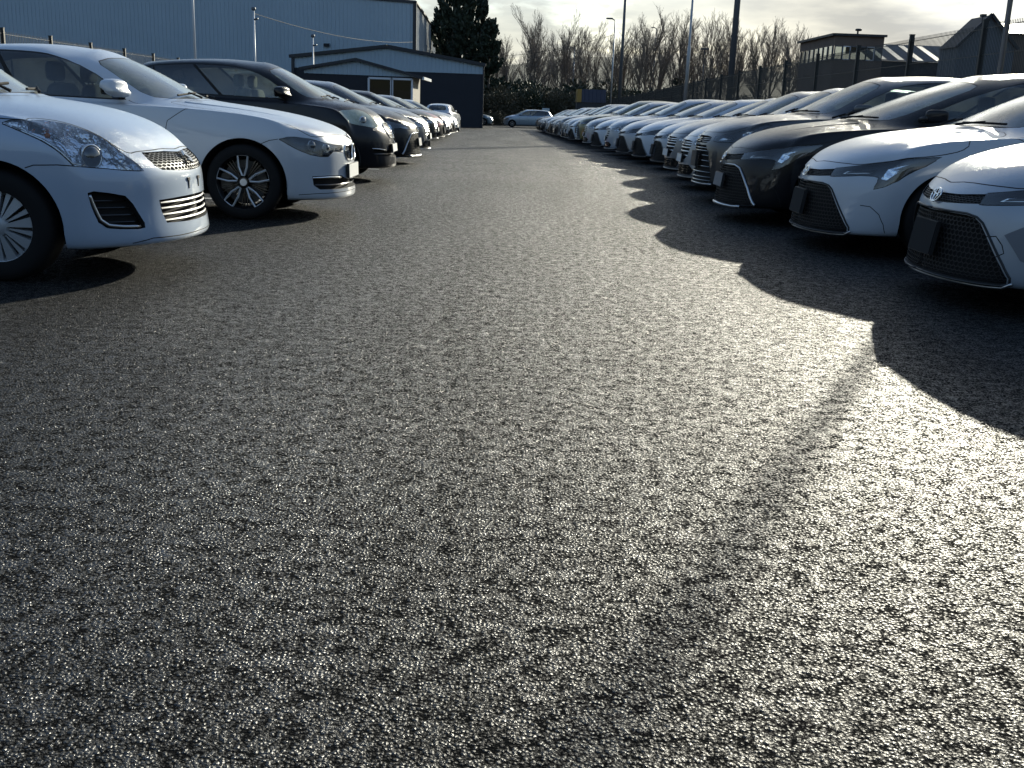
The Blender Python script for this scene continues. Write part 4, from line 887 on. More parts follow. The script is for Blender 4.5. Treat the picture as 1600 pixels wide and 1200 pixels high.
sheet('ground', [-2500,-600,-100,-40,40,100,600,2500], ys + [1200, 2500, 4500], -.02, M_EARTH)
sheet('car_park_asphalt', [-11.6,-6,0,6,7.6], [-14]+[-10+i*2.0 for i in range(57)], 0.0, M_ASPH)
# painted bay lines between the cars on the left
M_LINE = grain(pmat('worn_white_paint', (.42,.42,.40), .6), 40, .4, .003, 6, .45)
for k, (x1, y) in enumerate(((-2.6, 10.95), (-2.3, 17.2), (-2.3, 21.6), (-2.6, 27.9), (-2.6, 34.3))):
    z = gz(y)+.004
    tag(obj('bay_line', mesh('bay_line', [(x1-4.6,y-.05,z),(x1,y-.05,z),(x1,y+.05,z),(x1-4.6,y+.05,z)], [(0,1,2,3)], [M_LINE])), kind='structure')

# ------------------------------------------------------------------ buildings
M_CLAD = grain(pmat('blue_grey_cladding', (.36,.46,.54), .5), 2.0, .1, .01, 6, .10)
M_CLADL = grain(pmat('pale_side_cladding', (.30,.34,.37), .5), 2.0, .1, .01, 6, .10)
M_TRIMD = pmat('dark_trim', (.02,.024,.032), .5)
M_NAVY = grain(pmat('dark_painted_wall', (.020,.023,.032), .8), 6, .3, .01, 6, .25)
M_ROOFG = grain(pmat('grey_roof_sheet', (.12,.125,.13), .5), 3, .2, .01, 6, .2)
M_WPVC = pmat('white_window_frame', (.62,.65,.70), .4)
M_RENDER = grain(pmat('beige_render', (.30,.28,.24), .85), 20, .3, .01, 6, .15)
M_BRICK = grain(pmat('dark_brick', (.15,.115,.095), .9), 9, .6, .02, 8, .3)
M_BRICK2 = grain(pmat('brown_brick', (.17,.135,.11), .9), 9, .6, .02, 8, .3)
M_SKYL = pmat('translucent_roof_sheet', (.36,.37,.35), .35)
M_STEEL = grain(pmat('galvanised_steel', (.32,.34,.36), .42, .7), 12, .1, .003, 5, .15)
M_STEELD = pmat('grey_painted_steel', (.10,.11,.125), .5, .3)
M_FENCE = pmat('fence_black_green', (.010,.013,.013), .5)
M_WIRE = pmat('fence_wire', (.03,.034,.036), .4, .3)
M_WHITEP = pmat('white_painted_steel', (.62,.64,.66), .4)
def ribbed(mb, p0, p1, zb, zt, pitch=.33, dep=.035):
    """corrugated wall from p0 to p1 (left to right seen from its outer face); zb, zt: z as function of the fraction"""
    p0 = Vector(p0); p1 = Vector(p1); L = (p1-p0).length; d = (p1-p0)/L; n = Vector((d.y, -d.x)); k = max(1, int(L/pitch)); pts = []
    for i in range(k):
        for f, o in ((0,0),(.62,0),(.72,dep),(.90,dep)): pts.append(((i+f)/k, o))
    pts.append((1.0, 0.0)); vs = []
    for f, o in pts:
        q = p0 + (p1-p0)*f + n*o; vs += [(q.x, q.y, zb(f)), (q.x, q.y, zt(f))]
    mb.add(vs, [(2*i, 2*i+2, 2*i+3, 2*i+1) for i in range(len(pts)-1)])
def bar(mb, a, b, w, h):
    """rectangular section bar from a to b"""
    a = Vector(a); b = Vector(b); t = (b-a).normalized(); s = t.cross(Vector((0,0,1))); s = s.normalized() if s.length > 1e-4 else Vector((1,0,0)); u = s.cross(t).normalized()
    vs = [p + s*(sx*w/2) + u*(sz*h/2) for p in (a, b) for sx, sz in ((-1,-1),(1,-1),(1,1),(-1,1))]
    mb.add(vs, [(0,3,2,1),(4,5,6,7),(0,1,5,4),(1,2,6,5),(2,3,7,6),(3,0,4,7)])
# big warehouse
wh = tag(empty('warehouse', (-30, 100, -.5)), 'large blue-grey corrugated warehouse behind the left-hand cars', 'warehouse')
def wpart(root, name, mb, mats): o = mb.build(name, mats); o.location = (-root.location.x, -root.location.y, -root.location.z); o.parent = root; return o
mb = MB(); ribbed(mb, (-42,100), (-10.13,100), lambda f: -.6, lambda f: 10.06+.045*31.9*(1-f), .36, .04); ribbed(mb, (-74,100), (-42,100), lambda f: -.6, lambda f: 10.06+.045*31.9*f, .36, .04); wpart(wh, 'front_cladding', mb, M_CLAD)
mb = MB(); ribbed(mb, (-10.13,100), (-11.4,141), lambda f: -.6, lambda f: 10.06, .5, .04); wpart(wh, 'side_cladding', mb, M_CLADL)
mb = MB(); bar(mb, (-10.1,99.93,-.6), (-10.1,99.93,10.1), .32, .16); wpart(wh, 'corner_flashing', mb, M_TRIMD)
mb = MB(); bar(mb, (-42,99.95,11.6), (-10.0,99.95,10.14), .2, .26); bar(mb, (-10.02,99.9,10.14), (-11.3,141,10.14), .2, .16); wpart(wh, 'eaves_gutter', mb, M_TRIMD)
mb = MB(); mb.add([(-10.0,100,10.16),(-11.3,141,10.16),(-42,141,11.6),(-42,100,11.6),(-74,141,10.16),(-74,100,10.16)], [(0,1,2,3),(3,2,4,5)]); wpart(wh, 'roof', mb, M_ROOFG)
mb = MB(); bar(mb, (-18.2,99.9,6.0), (-18.2,99.85,6.25), .5, .3); wpart(wh, 'wall_lamp', mb, M_TRIMD)
# low gabled building at the end of the left row
gb = tag(empty('gabled_workshop', (-10, 82.2, -.5)), 'low dark gabled workshop with a blue-grey corrugated gable at the yard end', 'building')
mb = MB(); mb.add([(-17.6,82.2,-.6),(-3.03,82.2,-.6),(-3.03,82.2,3.52),(-17.6,82.2,3.52),(-3.6,97,-.6),(-3.6,97,4.15),(-3.03,82.2,4.15)], [(0,1,2,3),(1,4,5,6)]); wpart(gb, 'lower_wall', mb, M_NAVY)
gt = lambda x: 4.17 + (1.05*(x+3.03)/(-7.35) if x > -10.38 else 1.05 - .95*(-10.38-x)/7.2)
mb = MB(); ribbed(mb, (-10.38,82.17), (-3.03,82.17), lambda f: 3.5, lambda f: gt(lp(-10.38,-3.03,f)), .3, .03); ribbed(mb, (-17.6,82.17), (-10.38,82.17), lambda f: 3.5, lambda f: gt(lp(-17.6,-10.38,f)), .3, .03); wpart(gb, 'gable_cladding', mb, M_CLAD)
mb = MB(); bar(mb, (-2.85,82.05,4.18), (-10.38,82.05,5.28), .25, .24); bar(mb, (-10.38,82.05,5.28), (-17.8,82.05,4.3), .25, .24); bar(mb, (-3.02,82.1,-.6), (-3.02,82.1,4.15), .10, .10); bar(mb, (-17.55,82.1,2.6), (-17.55,82.1,4.3), .2, .2); wpart(gb, 'verge_trim', mb, M_TRIMD)
mb = MB(); mb.add([(-2.9,82,4.22),(-3.5,97,4.22),(-10.4,97,5.32),(-10.4,82,5.32),(-17.7,97,4.34),(-17.7,82,4.34)], [(0,1,2,3),(3,2,4,5)]); wpart(gb, 'roof', mb, M_ROOFG)
# office porch in front of it
po = tag(empty('office_cabin', (-9, 62, -.25)), 'small gabled office cabin with white-framed window and door', 'cabin')
mb = MB(); mb.add([(-12.6,62,-.3),(-8.9,62,-.3),(-8.9,62,2.62),(-12.6,62,2.62)], [(0,1,2,3)]); mb.box((-8.9,61.98,-.3),(-7.55,62.1,.75)); mb.box((-8.9,61.98,2.45),(-6.35,62.1,2.62)); wpart(po, 'front_wall', mb, M_NAVY)
mb = MB(); mb.add([(-6.35,62,-.3),(-6.35,66.5,-.3),(-6.35,66.5,2.6),(-6.35,62,2.6)], [(0,1,2,3)]); wpart(po, 'side_wall', mb, M_RENDER)
pt_ = lambda x: 2.62 + (.80*(x+6.2)/(-3.39) if x > -9.59 else .80 - .70*(-9.59-x)/3.2)
mb = MB(); ribbed(mb, (-9.59,61.96), (-6.3,61.96), lambda f: 2.6, lambda f: pt_(lp(-9.59,-6.3,f)), .25, .025); ribbed(mb, (-12.6,61.96), (-9.59,61.96), lambda f: 2.6, lambda f: pt_(lp(-12.6,-9.59,f)), .25, .025); wpart(po, 'gable_cladding', mb, M_CLAD)
mb = MB(); bar(mb, (-5.75,61.8,2.56), (-9.59,61.8,3.46), .2, .15); bar(mb, (-9.59,61.8,3.46), (-12.85,61.8,2.84), .2, .15); wpart(po, 'verge_trim', mb, M_TRIMD)
mb = MB(); mb.add([(-5.75,61.75,2.62),(-5.75,66.6,2.62),(-9.6,66.6,3.54),(-9.6,61.75,3.54),(-12.9,66.6,2.9),(-12.9,61.75,2.9)], [(0,1,2,3),(3,2,4,5)]); wpart(po, 'roof', mb, M_ROOFG)
mb = MB(); bar(mb, (-5.72,61.7,2.54), (-5.72,66.6,2.54), .12, .16); wpart(po, 'gutter', mb, M_WHITEP)
for nm, x0, x1, z0, z1 in (('window', -8.88, -7.58, .75, 2.46), ('door', -7.52, -6.38, -.25, 2.46)):
    mb = MB(); w = .11
    for a, b in (((x0,z0),(x1,z0)), ((x0,z1),(x1,z1))): mb.box((a[0],61.9,a[1]-w/2),(b[0],62.02,a[1]+w/2))
    for x in (x0, x1): mb.box((x-w/2,61.9,z0),(x+w/2,62.02,z1))
    if nm == 'door': mb.box((x0,61.9,.75),(x1,62.02,.86))
    o = wpart(po, nm, mb, M_WPVC); g = MB(); g.add([(x0,61.97,z0),(x1,61.97,z0),(x1,61.97,z1),(x0,61.97,z1)], [(0,1,2,3)]); go = g.build('pane', G_BUILD); go.parent = o
mb = MB(); mb.box((-12.5,66,-.3),(-6.4,66.1,2.6)); wpart(po, 'back_wall', mb, M_NAVY)
# brick building beyond the right fence
bb = tag(empty('brick_office', (19, 63, 0)), 'flat-roofed dark brick building with a strip of windows beyond the fence', 'building')
mb = MB(); A, B, Cc, D = (17.1,60), (19.8,60), (17.0,67), (19.8,67)
mb.add([(17.1,60,-.6),(19.8,60,-.6),(19.8,60,4.28),(17.1,60,4.28),(17.0,67,-.6),(17.0,67,4.28),(19.8,67,-.6),(19.8,67,4.28)], [(0,1,3,2)[::1],(4,0,3,5),(6,4,5,7),(1,6,7,2)]); mb.add([(17.1,60,5.02),(19.8,60,5.02),(19.8,60,5.6),(17.1,60,5.6),(17.0,67,5.02),(17.0,67,5.6),(19.8,67,5.6),(19.8,67,5.02)], [(0,1,2,3),(4,0,3,5),(3,2,6,5),(1,7,6,2)])
mb.f[0] = (0,1,2,3); wpart(bb, 'brick_walls', mb, M_BRICK)
mb = MB(); bar(mb, (17.0,59.95,5.6), (19.9,59.95,5.6), .2, .12); bar(mb, (17.02,59.9,5.6), (16.92,67.1,5.6), .2, .12); wpart(bb, 'parapet_coping', mb, M_TRIMD)
for i in range(6):
    x = 17.14+i*.44; f = MB()
    for q in (x, x+.41): f.box((q-.025,59.97,4.28),(q+.025,60.06,5.02))
    f.box((x,59.97,4.28),(x+.41,60.06,4.33)); f.box((x,59.97,4.97),(x+.41,60.06,5.02)); o = wpart(bb, 'window', f, M_WPVC if i % 3 == 1 else M_STEELD); g = MB(); g.add([(x,60.02,4.28),(x+.41,60.02,4.28),(x+.41,60.02,5.02),(x,60.02,5.02)], [(0,1,2,3)]); go = g.build('pane', G_BUILD); go.parent = o
for i in range(7):
    y = 60.15+i*.96; f = MB()
    for q in (y, y+.9): f.box((17.02,q-.03,4.28),(17.12,q+.03,5.02))
    f.box((17.02,y,4.28),(17.12,y+.9,4.33)); o = wpart(bb, 'window', f, M_STEELD); g = MB(); g.add([(17.06,y,4.28),(17.06,y+.9,4.28),(17.06,y+.9,5.02),(17.06,y,5.02)], [(3,2,1,0)]); go = g.build('pane', G_BUILD); go.parent = o
mb = MB(); mb.tube([(18.6,61,5.6),(18.6,61,5.9)], .05, 6); mb.rbox((18.6,60.9,5.95), (.18,.1,.07), .6, 4); wpart(bb, 'roof_vent', mb, M_TRIMD)
sh = tag(empty('roof_light_shed', (24, 64, 0)), 'low shed with pale roof lights beside the brick building', 'shed')
mb = MB(); mb.add([(19.8,62,-.5),(27,62,-.5),(27,62,4.42),(19.8,62,4.42)], [(0,1,2,3)]); wpart(sh, 'front_wall', mb, M_NAVY)
mb = MB(); ribn = 60
for i in range(ribn): x = 19.8+6.0*i/ribn; mb.add([(x,61.8,4.40),(x+.06,61.8,4.43),(x+.1,61.8,4.40),(x,66,5.58),(x+.06,66,5.61),(x+.1,66,5.58)], [(0,1,4,3),(1,2,5,4)])
wpart(sh, 'roof', mb, M_ROOFG)
for x in (20.4, 21.4, 22.5, 23.6):
    mb = MB(); mb.add([(x,62.0,4.50),(x+.34,62.0,4.50),(x+.34,65.6,5.52),(x,65.6,5.52)], [(0,1,2,3)]); wpart(sh, 'roof_light', mb, M_SKYL)
ga = tag(empty('gabled_shed', (20.4, 48, 0)), 'dark corrugated gabled shed behind the fence at the right edge', 'shed')
mb = MB(); ribbed(mb, (19.1,48), (20.34,48), lambda f: -.3, lambda f: lp(4.37,5.66,f), .12, .015); ribbed(mb, (20.34,48), (21.6,48), lambda f: -.3, lambda f: lp(5.66,4.37,f), .12, .015); ribbed(mb, (19.1,50), (19.1,48), lambda f: -.3, lambda f: 4.37, .25, .02); wpart(ga, 'cladding', mb, grain(pmat('dark_slate_cladding', (.13,.145,.165), .6), 2, .1, .01, 6, .15))
mb = MB(); mb.add([(19.0,47.8,4.34),(19.0,50,4.34),(20.34,50,5.72),(20.34,47.8,5.72),(21.7,50,4.34),(21.7,47.8,4.34)], [(0,1,2,3),(3,2,4,5)]); wpart(ga, 'roof', mb, M_BRICK2)
mb = MB(); bar(mb, (18.98,47.85,4.33), (20.34,47.85,5.74), .08, .12); bar(mb, (20.34,47.85,5.74), (21.7,47.85,4.33), .08, .12); wpart(ga, 'verge_trim', mb, M_TRIMD)
mb = MB(); mb.box((19.85,47.7,5.62),(20.05,47.95,5.72)); mb.tube([(19.95,47.9,5.2),(19.95,47.85,5.65)], .02, 6); wpart(ga, 'flood_lamp', mb, M_TRIMD)
lt = tag(empty('brick_outbuilding', (25, 50, 0)), 'brown brick outbuilding with a level roof behind the gabled shed', 'building')
mb = MB(); mb.add([(20.6,49.5,-.3),(32,49.5,-.3),(32,49.5,5.1),(20.6,49.5,5.1)], [(0,1,2,3)]); wpart(lt, 'wall', mb, M_BRICK2)
mb = MB(); mb.add([(20.5,49.2,5.1),(32,49.2,5.1),(32,53,5.85),(21.8,53,5.85),(23,57,5.1),(32,57,5.1)], [(0,1,2,3),(3,2,5,4)]); wpart(lt, 'roof', mb, M_ROOFG)

# ------------------------------------------------------------------ fences
def fence(name, X, y0, n, sp, top, label, seed, wire_v=.055):
    root = tag(empty(name, (X, y0, gz(y0))), label, 'fence'); post = MB(); post.box((-.04,-.03,-.05), (.04,.03,top)); pm_ = post.me('post', [M_FENCE]); cap = MB(); cap.box((-.046,-.036,top+.002), (.046,.036,top+.02)); cm = cap.me('post_cap', [M_FENCE])
    pan = MB(); w = sp-.08; k = int(w/wire_v)
    for i in range(k+1):
        y = .04 + w*i/k; pan.add([(-.003,y-.0034,.05),(.004,y-.0034,.05),(.004,y+.0034,.05),(-.003,y+.0034,.05),(-.003,y-.0034,top-.06),(.004,y-.0034,top-.06),(.004,y+.0034,top-.06),(-.003,y+.0034,top-.06)], [(0,1,5,4),(1,2,6,5),(2,3,7,6),(3,0,4,7)])
    for z in [.08+i*(top-.2)/6 for i in range(7)]:
        for x in (-.007, .007): pan.box((x-.004,.03,z-.004), (x+.004,.03+w+.02,z+.004))
    pnm = pan.me('mesh_panel', [M_WIRE])
    for i in range(n):
        y = y0 + i*sp; o = obj('post', pm_, root, (0, i*sp, gz(y)-gz(y0))); obj('post_cap', cm, o)
        if i < n-1:
            p = obj('mesh_panel', pnm, root, (0, i*sp, gz(y)-gz(y0))); p['kind'] = 'stuff'
    return root
fence('mesh_fence', 7.3, 7.8, 29, 3.19, 2.64, 'black welded mesh fence behind the right-hand row of cars', 1)
fence('mesh_fence', -12.0, 7.35, 21, 2.51, 2.44, 'black welded mesh fence behind the left-hand row of cars', 2, .08)
# ------------------------------------------------------------------ poles and cables
def pole(name, x, y, h, r0, r1, mat, label, cat='pole', head=None, step=None, z0=None):
    z = gz(y) if z0 is None else z0; root = tag(empty(name, (x, y, z)), label, cat); mb = MB()
    if step: mb.tube([(0,0,-.1),(0,0,step),(0,0,step+.08),(0,0,h)], [r0,r0,r1,r1*.8], 14)
    else: mb.tube([(0,0,-.1),(0,0,h)], [r0,r1], 14)
    mb.build('shaft', mat, root, True); mb = MB(); mb.box((-r0*1.8,-r0*1.8,0),(r0*1.8,r0*1.8,.03)); mb.build('base_plate', mat, root)
    if head == 'lamp':
        mb = MB(); mb.tube([(0,0,h-.05),(-.25,0,h+.05)], r1*.8, 8); mb.rbox((-.45,0,h+.07), (.28,.12,.06), .5, 4); mb.build('lamp_head', M_STEELD, root, True)
    if head == 'tee':
        mb = MB(); mb.rbox((-.0,0,h+.1), (.55,.2,.14), .4, 4); mb.build('lamp_head', M_STEELD, root, True)
    if head == 'cam':
        mb = MB(); mb.rbox((0,0,h+.06), (.12,.10,.10), .7, 5); mb.tube([(0,0,h-.5),(.25,-.1,h-.45)], .05, 6); mb.build('camera_head', M_STEELD, root, True)
    return root
pole('steel_pole', 7.0, 15.92, 9.0, .040, .034, M_STEEL, 'slim galvanised pole behind the nearest right-hand cars')
pole('lamp_post', 7.0, 46.1, 10.0, .075, .05, M_STEEL, 'stepped galvanised lamp post in front of the right fence', 'lamp post', step=4.0)
pole('steel_mast', 10.4, 54.0, 15.0, .17, .12, M_STEELD, 'thick grey mast standing behind the right fence', 'mast')
pole('steel_mast', 8.15, 90.0, 15.0, .16, .09, M_STEELD, 'slender grey mast left of the stepped lamp post, behind the fence', 'mast')
pole('lamp_post', 7.0, 84.8, 8.5, .07, .05, M_STEEL, 'lamp post with a small angled head beside the slender mast', 'lamp post', 'lamp')
pole('lamp_post', 7.0, 150.0, 10.0, .10, .08, M_STEEL, 'distant lamp post rising from the scrub near the trees', 'lamp post', 'lamp')
pole('street_lamp', 23.3, 140.0, 9.8, .09, .07, M_STEELD, 'distant street lamp with a broad flat head among bare trees', 'street lamp', 'tee')
pole('street_lamp', 17.5, 145.0, 12.6, .09, .07, M_STEELD, 'distant street lamp with a small head between bare trees', 'street lamp', 'lamp')
pole('white_pole', -14.61, 48.0, 9.5, .055, .045, M_WHITEP, 'taller white pole in front of the warehouse')
pole('white_pole', -14.93, 60.0, 6.1, .06, .05, M_WHITEP, 'shorter white pole beside the taller one', head='cam')
pole('camera_pole', -12.86, 66.0, 5.2, .05, .04, M_WHITEP, 'short white pole with a camera above the cabin roof', head='cam')
def cable(a, b, sag, label, r=.012):
    a = Vector(a); b = Vector(b); mb = MB(); pts = [tuple(a.lerp(b, t) - Vector((0,0,sag*4*t*(1-t)))) for t in np.linspace(0, 1, 16)]; mb.tube(pts, r, 5)
    tag(mb.build('overhead_cable', M_GAP), label, 'cable')
cable((-14.93,60,5.6), (-10.2,99,6.6), .5, 'thin dark cable slung from the white pole to the warehouse', .016)
cable((-9.5,110,6.4), (7.0,84.8,6.9), 1.0, 'thin overhead cable running across the bare trees', .014)

# ------------------------------------------------------------------ containers, sign, far cars
ct = tag(empty('shipping_container', (5.6, 86, gz(86))), 'dark blue container with a yellow end behind the fence', 'container')
mb = MB(); ribbed(mb, (4.75,86), (6.7,86), lambda f: 1.75, lambda f: 2.75, .28, .03); mb.add([(4.75,86,2.75),(6.7,86,2.75),(6.7,88.4,2.75),(4.75,88.4,2.75)], [(0,1,2,3)]); wpart(ct, 'box_side', mb, pmat('container_blue', (.04,.05,.09), .5))
mb = MB(); mb.box((4.40,85.95,1.75), (4.74,88.4,2.75)); wpart(ct, 'end_door', mb, pmat('container_yellow', (.36,.22,.05), .5))
mb = MB(); mb.box((4.4,86.1,gz(86)), (6.7,88.3,1.74)); wpart(ct, 'trailer_base', mb, M_TRIMD)
sg_ = tag(empty('yard_sign', (2.15, 97, gz(97))), 'small pale blue sign board on posts beside the far estate car', 'sign')
mb = MB(); mb.box((-.3,0,.95),(.35,.04,1.75)); mb.build('board', pmat('sign_pale_blue', (.38,.48,.55), .5), sg_); mb = MB(); mb.tube([(-.2,.06,0),(-.2,.06,1.7)], .03, 6); mb.build('post', M_STEEL, sg_); mb = MB(); mb.tube([(.25,.06,0),(.25,.06,1.7)], .03, 6); mb.build('post', M_STEEL, sg_)
place_car(PROTO['estate'], 'pale silver-blue estate car parked side-on at the far end', -1.72, 95.3, 1, 'paleblue', None)
place_car(PROTO['hatch'], 'blue hatchback half hidden behind the dark workshop', -2.6, 99.5, -1, 'blue', None)
place_car(PROTO['hatch'], 'white hatchback seen from behind at the end of the left row', -4.35+.90, 60.5, -1, 'white', None, rz=R(86))
# ------------------------------------------------------------------ trees
M_BARK = grain(pmat('grey_brown_bark', (.13,.105,.082), .9), 12, .6, .02, 8, .35)
M_TWIG = pmat('twigs', (.18,.15,.125), .9)
M_CON = pmat('conifer_foliage', (.022,.034,.018), .75)
M_IVY = pmat('ivy_leaves', (.020,.032,.014), .6)
M_SCRUB = pmat('scrub_leaves', (.075,.068,.040), .8)
M_DRY = pmat('dry_bramble', (.15,.108,.075), .9)
def bare_tree(seed, H):
    rnd = random.Random(seed); tr = MB(); tw = MB()
    def limb(mb, p, d, L, r, lev):
        n = 4 if lev < 2 else 3; pts = [p.copy()]; rs = [r]; q = p.copy(); dd = d.copy()
        for i in range(n):
            dd = (dd + Vector((rnd.uniform(-1,1), rnd.uniform(-1,1), rnd.uniform(-.2,.6)))*(.10 if lev == 0 else .20)).normalized(); q = q + dd*(L/n); pts.append(q.copy()); rs.append(r*(1-.62*(i+1)/n))
        mb.tube([tuple(v) for v in pts], rs, 6 if lev == 0 else (4 if lev < 3 else 3), cap=False)
        if lev >= 4: return
        k = {0: 12, 1: 7, 2: 5, 3: 3}[lev]
        for i in range(k):
            t = (.28 + .72*(i+rnd.random()*.8)/k) if lev == 0 else (.2+.8*(i+rnd.random()*.7)/k); t = min(t, .99); j = min(int(t*n), n-1); f = t*n-j; b = pts[j].lerp(pts[j+1], f); base = (pts[j+1]-pts[j]).normalized()
            az = rnd.uniform(0, 2*math.pi); side = base.orthogonal().normalized(); side.rotate(Matrix.Rotation(az, 3, base)); ang = rnd.uniform(.32,.62)
            nd_ = (base*math.cos(ang) + side*math.sin(ang) + Vector((0,0,.26))).normalized()
            limb(tr if lev < 1 else tw, b, nd_, L*rnd.uniform(.42,.62)*(1.05-.35*t), max(rs[j]*.55, .016 if lev < 3 else .013), lev+1)
    limb(tr, Vector((0,0,-.2)), Vector((rnd.uniform(-.06,.06), rnd.uniform(-.06,.06), 1)), H*.86, H*.016, 0)
    return tr.me('trunk', [M_BARK], True), tw.me('branches', [M_TWIG])
def leafcloud(seed, n, shape, size, mat, name, up=.3):
    """n small bent leaf sprays spread through shape(rnd) -> (point, outward)"""
    rnd = random.Random(seed); mb = MB()
    for _ in range(n):
        p, o = shape(rnd); p = Vector(p); o = (Vector(o) + Vector((rnd.uniform(-.5,.5), rnd.uniform(-.5,.5), rnd.uniform(-.3,.5)+up))).normalized(); s = size*rnd.uniform(.5,1.4); side = o.cross(Vector((rnd.uniform(-1,1), rnd.uniform(-1,1), rnd.uniform(-1,1)))).normalized()*s*.36; nn = o.cross(side).normalized()*s*.12
        mb.add([p-side*.5, p+side*.5, p+o*s*.55+side*.7+nn, p+o*s*.55-side*.7+nn, p+o*s-nn], [(0,1,2,3),(3,2,4)])
    return mb.me(name, [mat])
def conifer(seed, H, Rr):
    """ragged evergreen: separate rising plumes of spray with gaps between them"""
    r0 = random.Random(seed); br = []
    for i in range(58):
        z = H*(.05+.93*((i+r0.random())/58)**.9); a = r0.uniform(0, 2*math.pi); rad = (Rr*(1-(z/H)**1.6)*r0.uniform(.45,1.35)+.25); br.append((z, a, rad, r0.uniform(.5,1.5), r0.uniform(.7,1.3)))
    def shp(r):
        z, a, rad, rise, k = r.choice(br); t = r.random()**.6; y = r.gauss(0, .20)*(.5+t)*k; zz = z + rise*rad*t*t + r.gauss(0, .20)*k; x = rad*t
        return (x*math.cos(a)-y*math.sin(a), x*math.sin(a)+y*math.cos(a), zz), (math.cos(a), math.sin(a), 1.0)
    cr = leafcloud(seed+1, 3600, shp, .60, M_CON, 'crown', .5); t = MB(); t.tube([(0,0,-.3),(0,0,H*.5),(0,0,H*.97)], [H*.016,H*.010,.02], 7)
    for z, a, rad, rise, k in br: t.tube([(0,0,z), (rad*.5*math.cos(a), rad*.5*math.sin(a), z+rise*rad*.25), (rad*math.cos(a), rad*math.sin(a), z+rise*rad)], [.05,.03,.012], 3, cap=False)
    return t.me('trunk', [M_BARK]), cr
def bush(seed, rx, ry, rz, n, mat, size=.21):
    r0 = random.Random(seed); lobes = [(r0.uniform(-.6,.6)*rx, r0.uniform(-.6,.6)*ry, r0.uniform(.25,.75)*rz, r0.uniform(.35,.6)) for _ in range(9)]
    def shp(r):
        lx, ly, lz, k = r.choice(lobes); a = r.uniform(0, 6.28); ph = math.acos(r.uniform(-.5,1)); q = r.random()**.35; d = (math.sin(ph)*math.cos(a), math.sin(ph)*math.sin(a), math.cos(ph))
        return (lx+d[0]*rx*k*q, ly+d[1]*ry*k*q, max(.02, lz+d[2]*rz*k*q)), d
    fo = leafcloud(seed+5, n, shp, size, mat, 'foliage', .1); st = MB()
    for i in range(26):
        a = r0.uniform(0, 6.28); q = r0.uniform(.3,1.0); st.tube([(0,0,0), (q*rx*.4*math.cos(a), q*ry*.4*math.sin(a), rz*.5*r0.uniform(.7,1.2)), (q*rx*.95*math.cos(a+.3), q*ry*.95*math.sin(a+.3), rz*r0.uniform(.5,1.25))], [.03,.02,.008], 3, cap=False)
    return st.me('stems', [M_TWIG]), fo
BT = [bare_tree(11+k*7, 12.0) for k in range(6)]
CT = [conifer(71+k*5, 14.0, 1.75) for k in range(3)]
BU = [bush(5+k*9, 3.0, 2.2, 2.6, 4200, m) for k, m in enumerate((M_SCRUB, M_DRY, M_IVY))]
def ivy(seed, h, r):
    return leafcloud(seed, 900, lambda q: (lambda a, z, k: ((r*k*math.cos(a)*(1.1-z/h*.6), r*k*math.sin(a)*(1.1-z/h*.6), z), (math.cos(a), math.sin(a), .1)))(q.uniform(0, 6.28), q.uniform(0, h), q.uniform(.4,1.1)), .34, M_IVY, 'ivy', .1)
IV = [ivy(301, 6.0, .75), ivy(302, 4.2, .6)]
rt = random.Random(8)
def tree(kind, mesh2, x, y, s, label, cat, group, extra=None, sz=None):
    root = tag(empty(kind, (x, y, gz(y)-.02), rt.uniform(0, 6.28)), label, cat, group); root.scale = (s, s, sz or s)
    nm = ('trunk', 'branches') if kind == 'bare_tree' else (('trunk', 'crown') if kind == 'conifer_tree' else ('stems', 'foliage'))
    for n_, m_ in zip(nm, mesh2): obj(n_, m_, root)
    if extra: obj('ivy', extra, root)
    return root
# conifers behind the workshop
for i, (x, y, s, sz, lab) in enumerate(((-9.5,128,1.0,1.06,'dark conifer rising just above the warehouse side wall'), (-8.0,121,.95,1.04,'dark conifer second from the warehouse, behind the workshop roof'), (-6.3,117,1.0,1.08,'tallest dark conifer above the workshop roof'), (-4.9,122,.95,.94,'dark conifer right of the tallest one'), (-3.7,116,.85,.74,'shortest dark conifer at the right end of the evergreen clump'))):
    tree('conifer_tree', CT[i % 3], x, y, s, lab, 'tree', 'conifers behind the workshop', sz=sz)
# bare trees across the end of the yard, left to right
BX2 = [(x_+.9*math.sin(i_*2.3), 152+(i_*7)%17, .80+.22*((i_*5)%7)/7) for i_, x_ in enumerate(np.linspace(-2.0, 41, 19))]
BX = [(-3.2,126,.62),(-1.6,133,.70),(.4,128,.80),(1.3,140,.98),(3.0,150,.72),(4.6,136,.70),(6.3,138,.92),(7.8,150,.75),(9.6,140,.80),(11.4,136,.80),(13.2,144,.92),(15.0,134,.90),(16.6,140,.98),(18.4,150,1.05),(19.6,136,1.0),(21.4,142,.95),(23.0,132,.85),(24.6,140,.98),(26.4,136,.9),(28.2,146,1.02),(29.6,134,.88),(31.4,138,.95),(33.2,134,.88),(35.0,140,.9),(37.2,136,.75)]
for i, (x, y, s) in enumerate(BX):
    n = len(BX); lab = 'bare winter tree, %s from the conifers along the far tree line' % (ORD[i])
    iv = IV[i % 2] if i in (3, 5, 6, 8, 9, 11, 14) else None
    tree('bare_tree', BT[i % 6], x, y, s, lab + (', ivy on its trunk' if iv else ''), 'tree', 'bare trees along the far edge', iv)
for i, (x, y, s) in enumerate(BX2):
    tree('bare_tree', BT[(i*5+2) % 6], float(x), float(y), s, 'bare winter tree in the farther row behind the front trees, %s from the left' % ORD[i], 'tree', 'bare trees in the farther row')
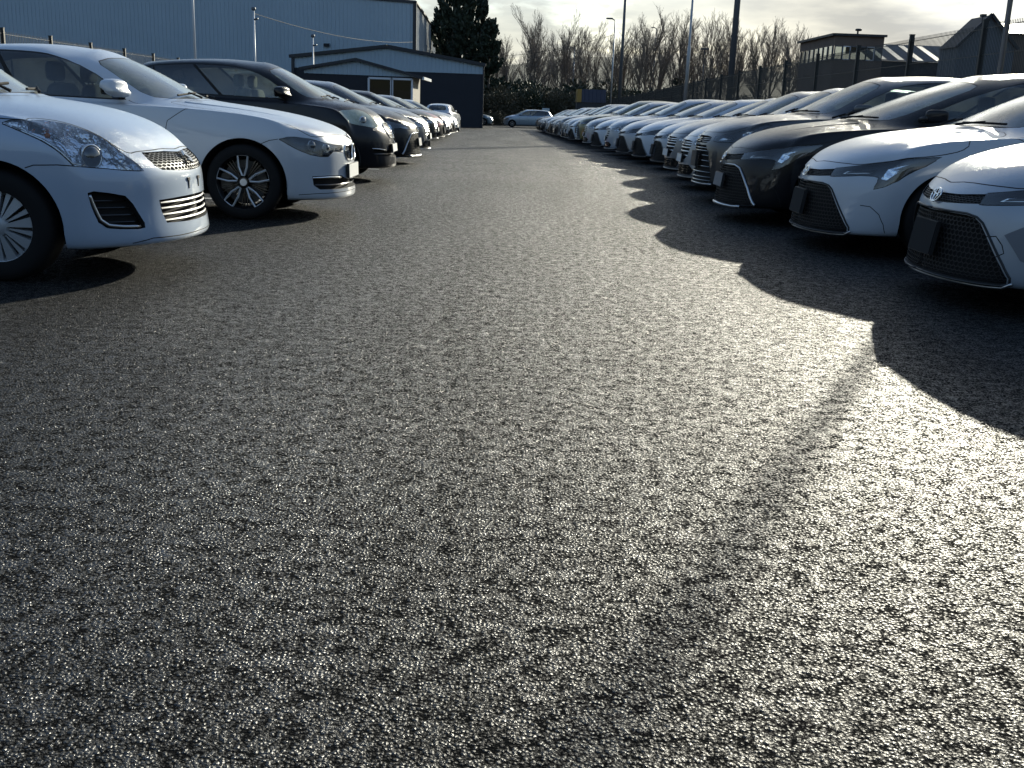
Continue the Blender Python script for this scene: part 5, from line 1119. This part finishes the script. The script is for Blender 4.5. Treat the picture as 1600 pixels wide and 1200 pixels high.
# scrub under the trees, left to right
SB = [(-2.2,108,1.15,0),(0.2,112,1.25,2),(2.6,114,1.2,0),(4.8,118,1.15,1),(7.2,116,1.2,0),(9.6,120,1.2,2),(12.2,118,1.15,1),(14.8,122,1.3,0),(17.6,120,1.2,1),(20.4,124,1.2,2),(23.2,122,1.2,1),(26.2,124,1.3,0),(29.2,122,1.2,1),(32.4,124,1.3,2),(-.8,120,1.7,2),(3.6,126,1.6,2),(8.4,128,1.6,0),(13.6,130,1.6,2)]
for i, (x, y, s, k) in enumerate(SB):
    back = i >= 14
    lab = ('taller dark evergreen bush behind the scrub, %s of its row from the left' % ORD[i-14]) if back else '%s bush in the scrub below the bare trees, %s from the left' % (('mid green','brown bramble','dark ivy-green')[k], ORD[i])
    tree('scrub_bush', BU[k], x, y, s, lab, 'bush', 'scrub below the bare trees')
tree('scrub_bush', BU[2], 24.0, 57.0, .8, 'dark bush growing in front of the roof-light shed', 'bush', None)
tree('scrub_bush', BU[0], -2.6, 102.0, .42, 'low green bush by the blue hatchback at the yard end', 'bush', None)
# distant hill
hv = []; hf = []; nx_ = 60
for j, (y, k) in enumerate(((700,0),(900,.55),(1100,.9),(1300,1.0),(1600,.9))):
    for i in range(nx_):
        x = -700+i*45.0; h = (38+26*math.sin(x*.0021+.3)+9*math.sin(x*.0083+1.0)+5*math.sin(x*.021))*k; hv.append((x, y, h-1.5))
for j in range(4):
    for i in range(nx_-1): hf.append((j*nx_+i, j*nx_+i+1, (j+1)*nx_+i+1, (j+1)*nx_+i))
M_HILL = grain(pmat('hill_pasture', (.07,.075,.05), .95), .02, .3, 1.0, 8, .4)
tag(obj('hill', mesh('hill', hv, hf, [M_HILL], None, True)), kind='structure')
# unseen dark slope added behind the viewer to block bright sky in the paintwork
hv = []; hf = []
for j, (q, k) in enumerate(((38,0),(70,.35),(110,.72),(160,1.0),(240,1.1))):
    for i in range(40):
        a = R(185+i*4.2); hv.append((q*1.3*math.cos(a), q*math.sin(a), (26+5*math.sin(a*7)+3*math.sin(a*17+1))*k-1.0))
for j in range(4):
    for i in range(39): hf.append((j*40+i+1, j*40+i, (j+1)*40+i, (j+1)*40+i+1))
tag(obj('hill', mesh('hill', hv, hf, [pmat('added_dark_slope', (.035,.038,.022), .95)], None, True)), kind='structure')
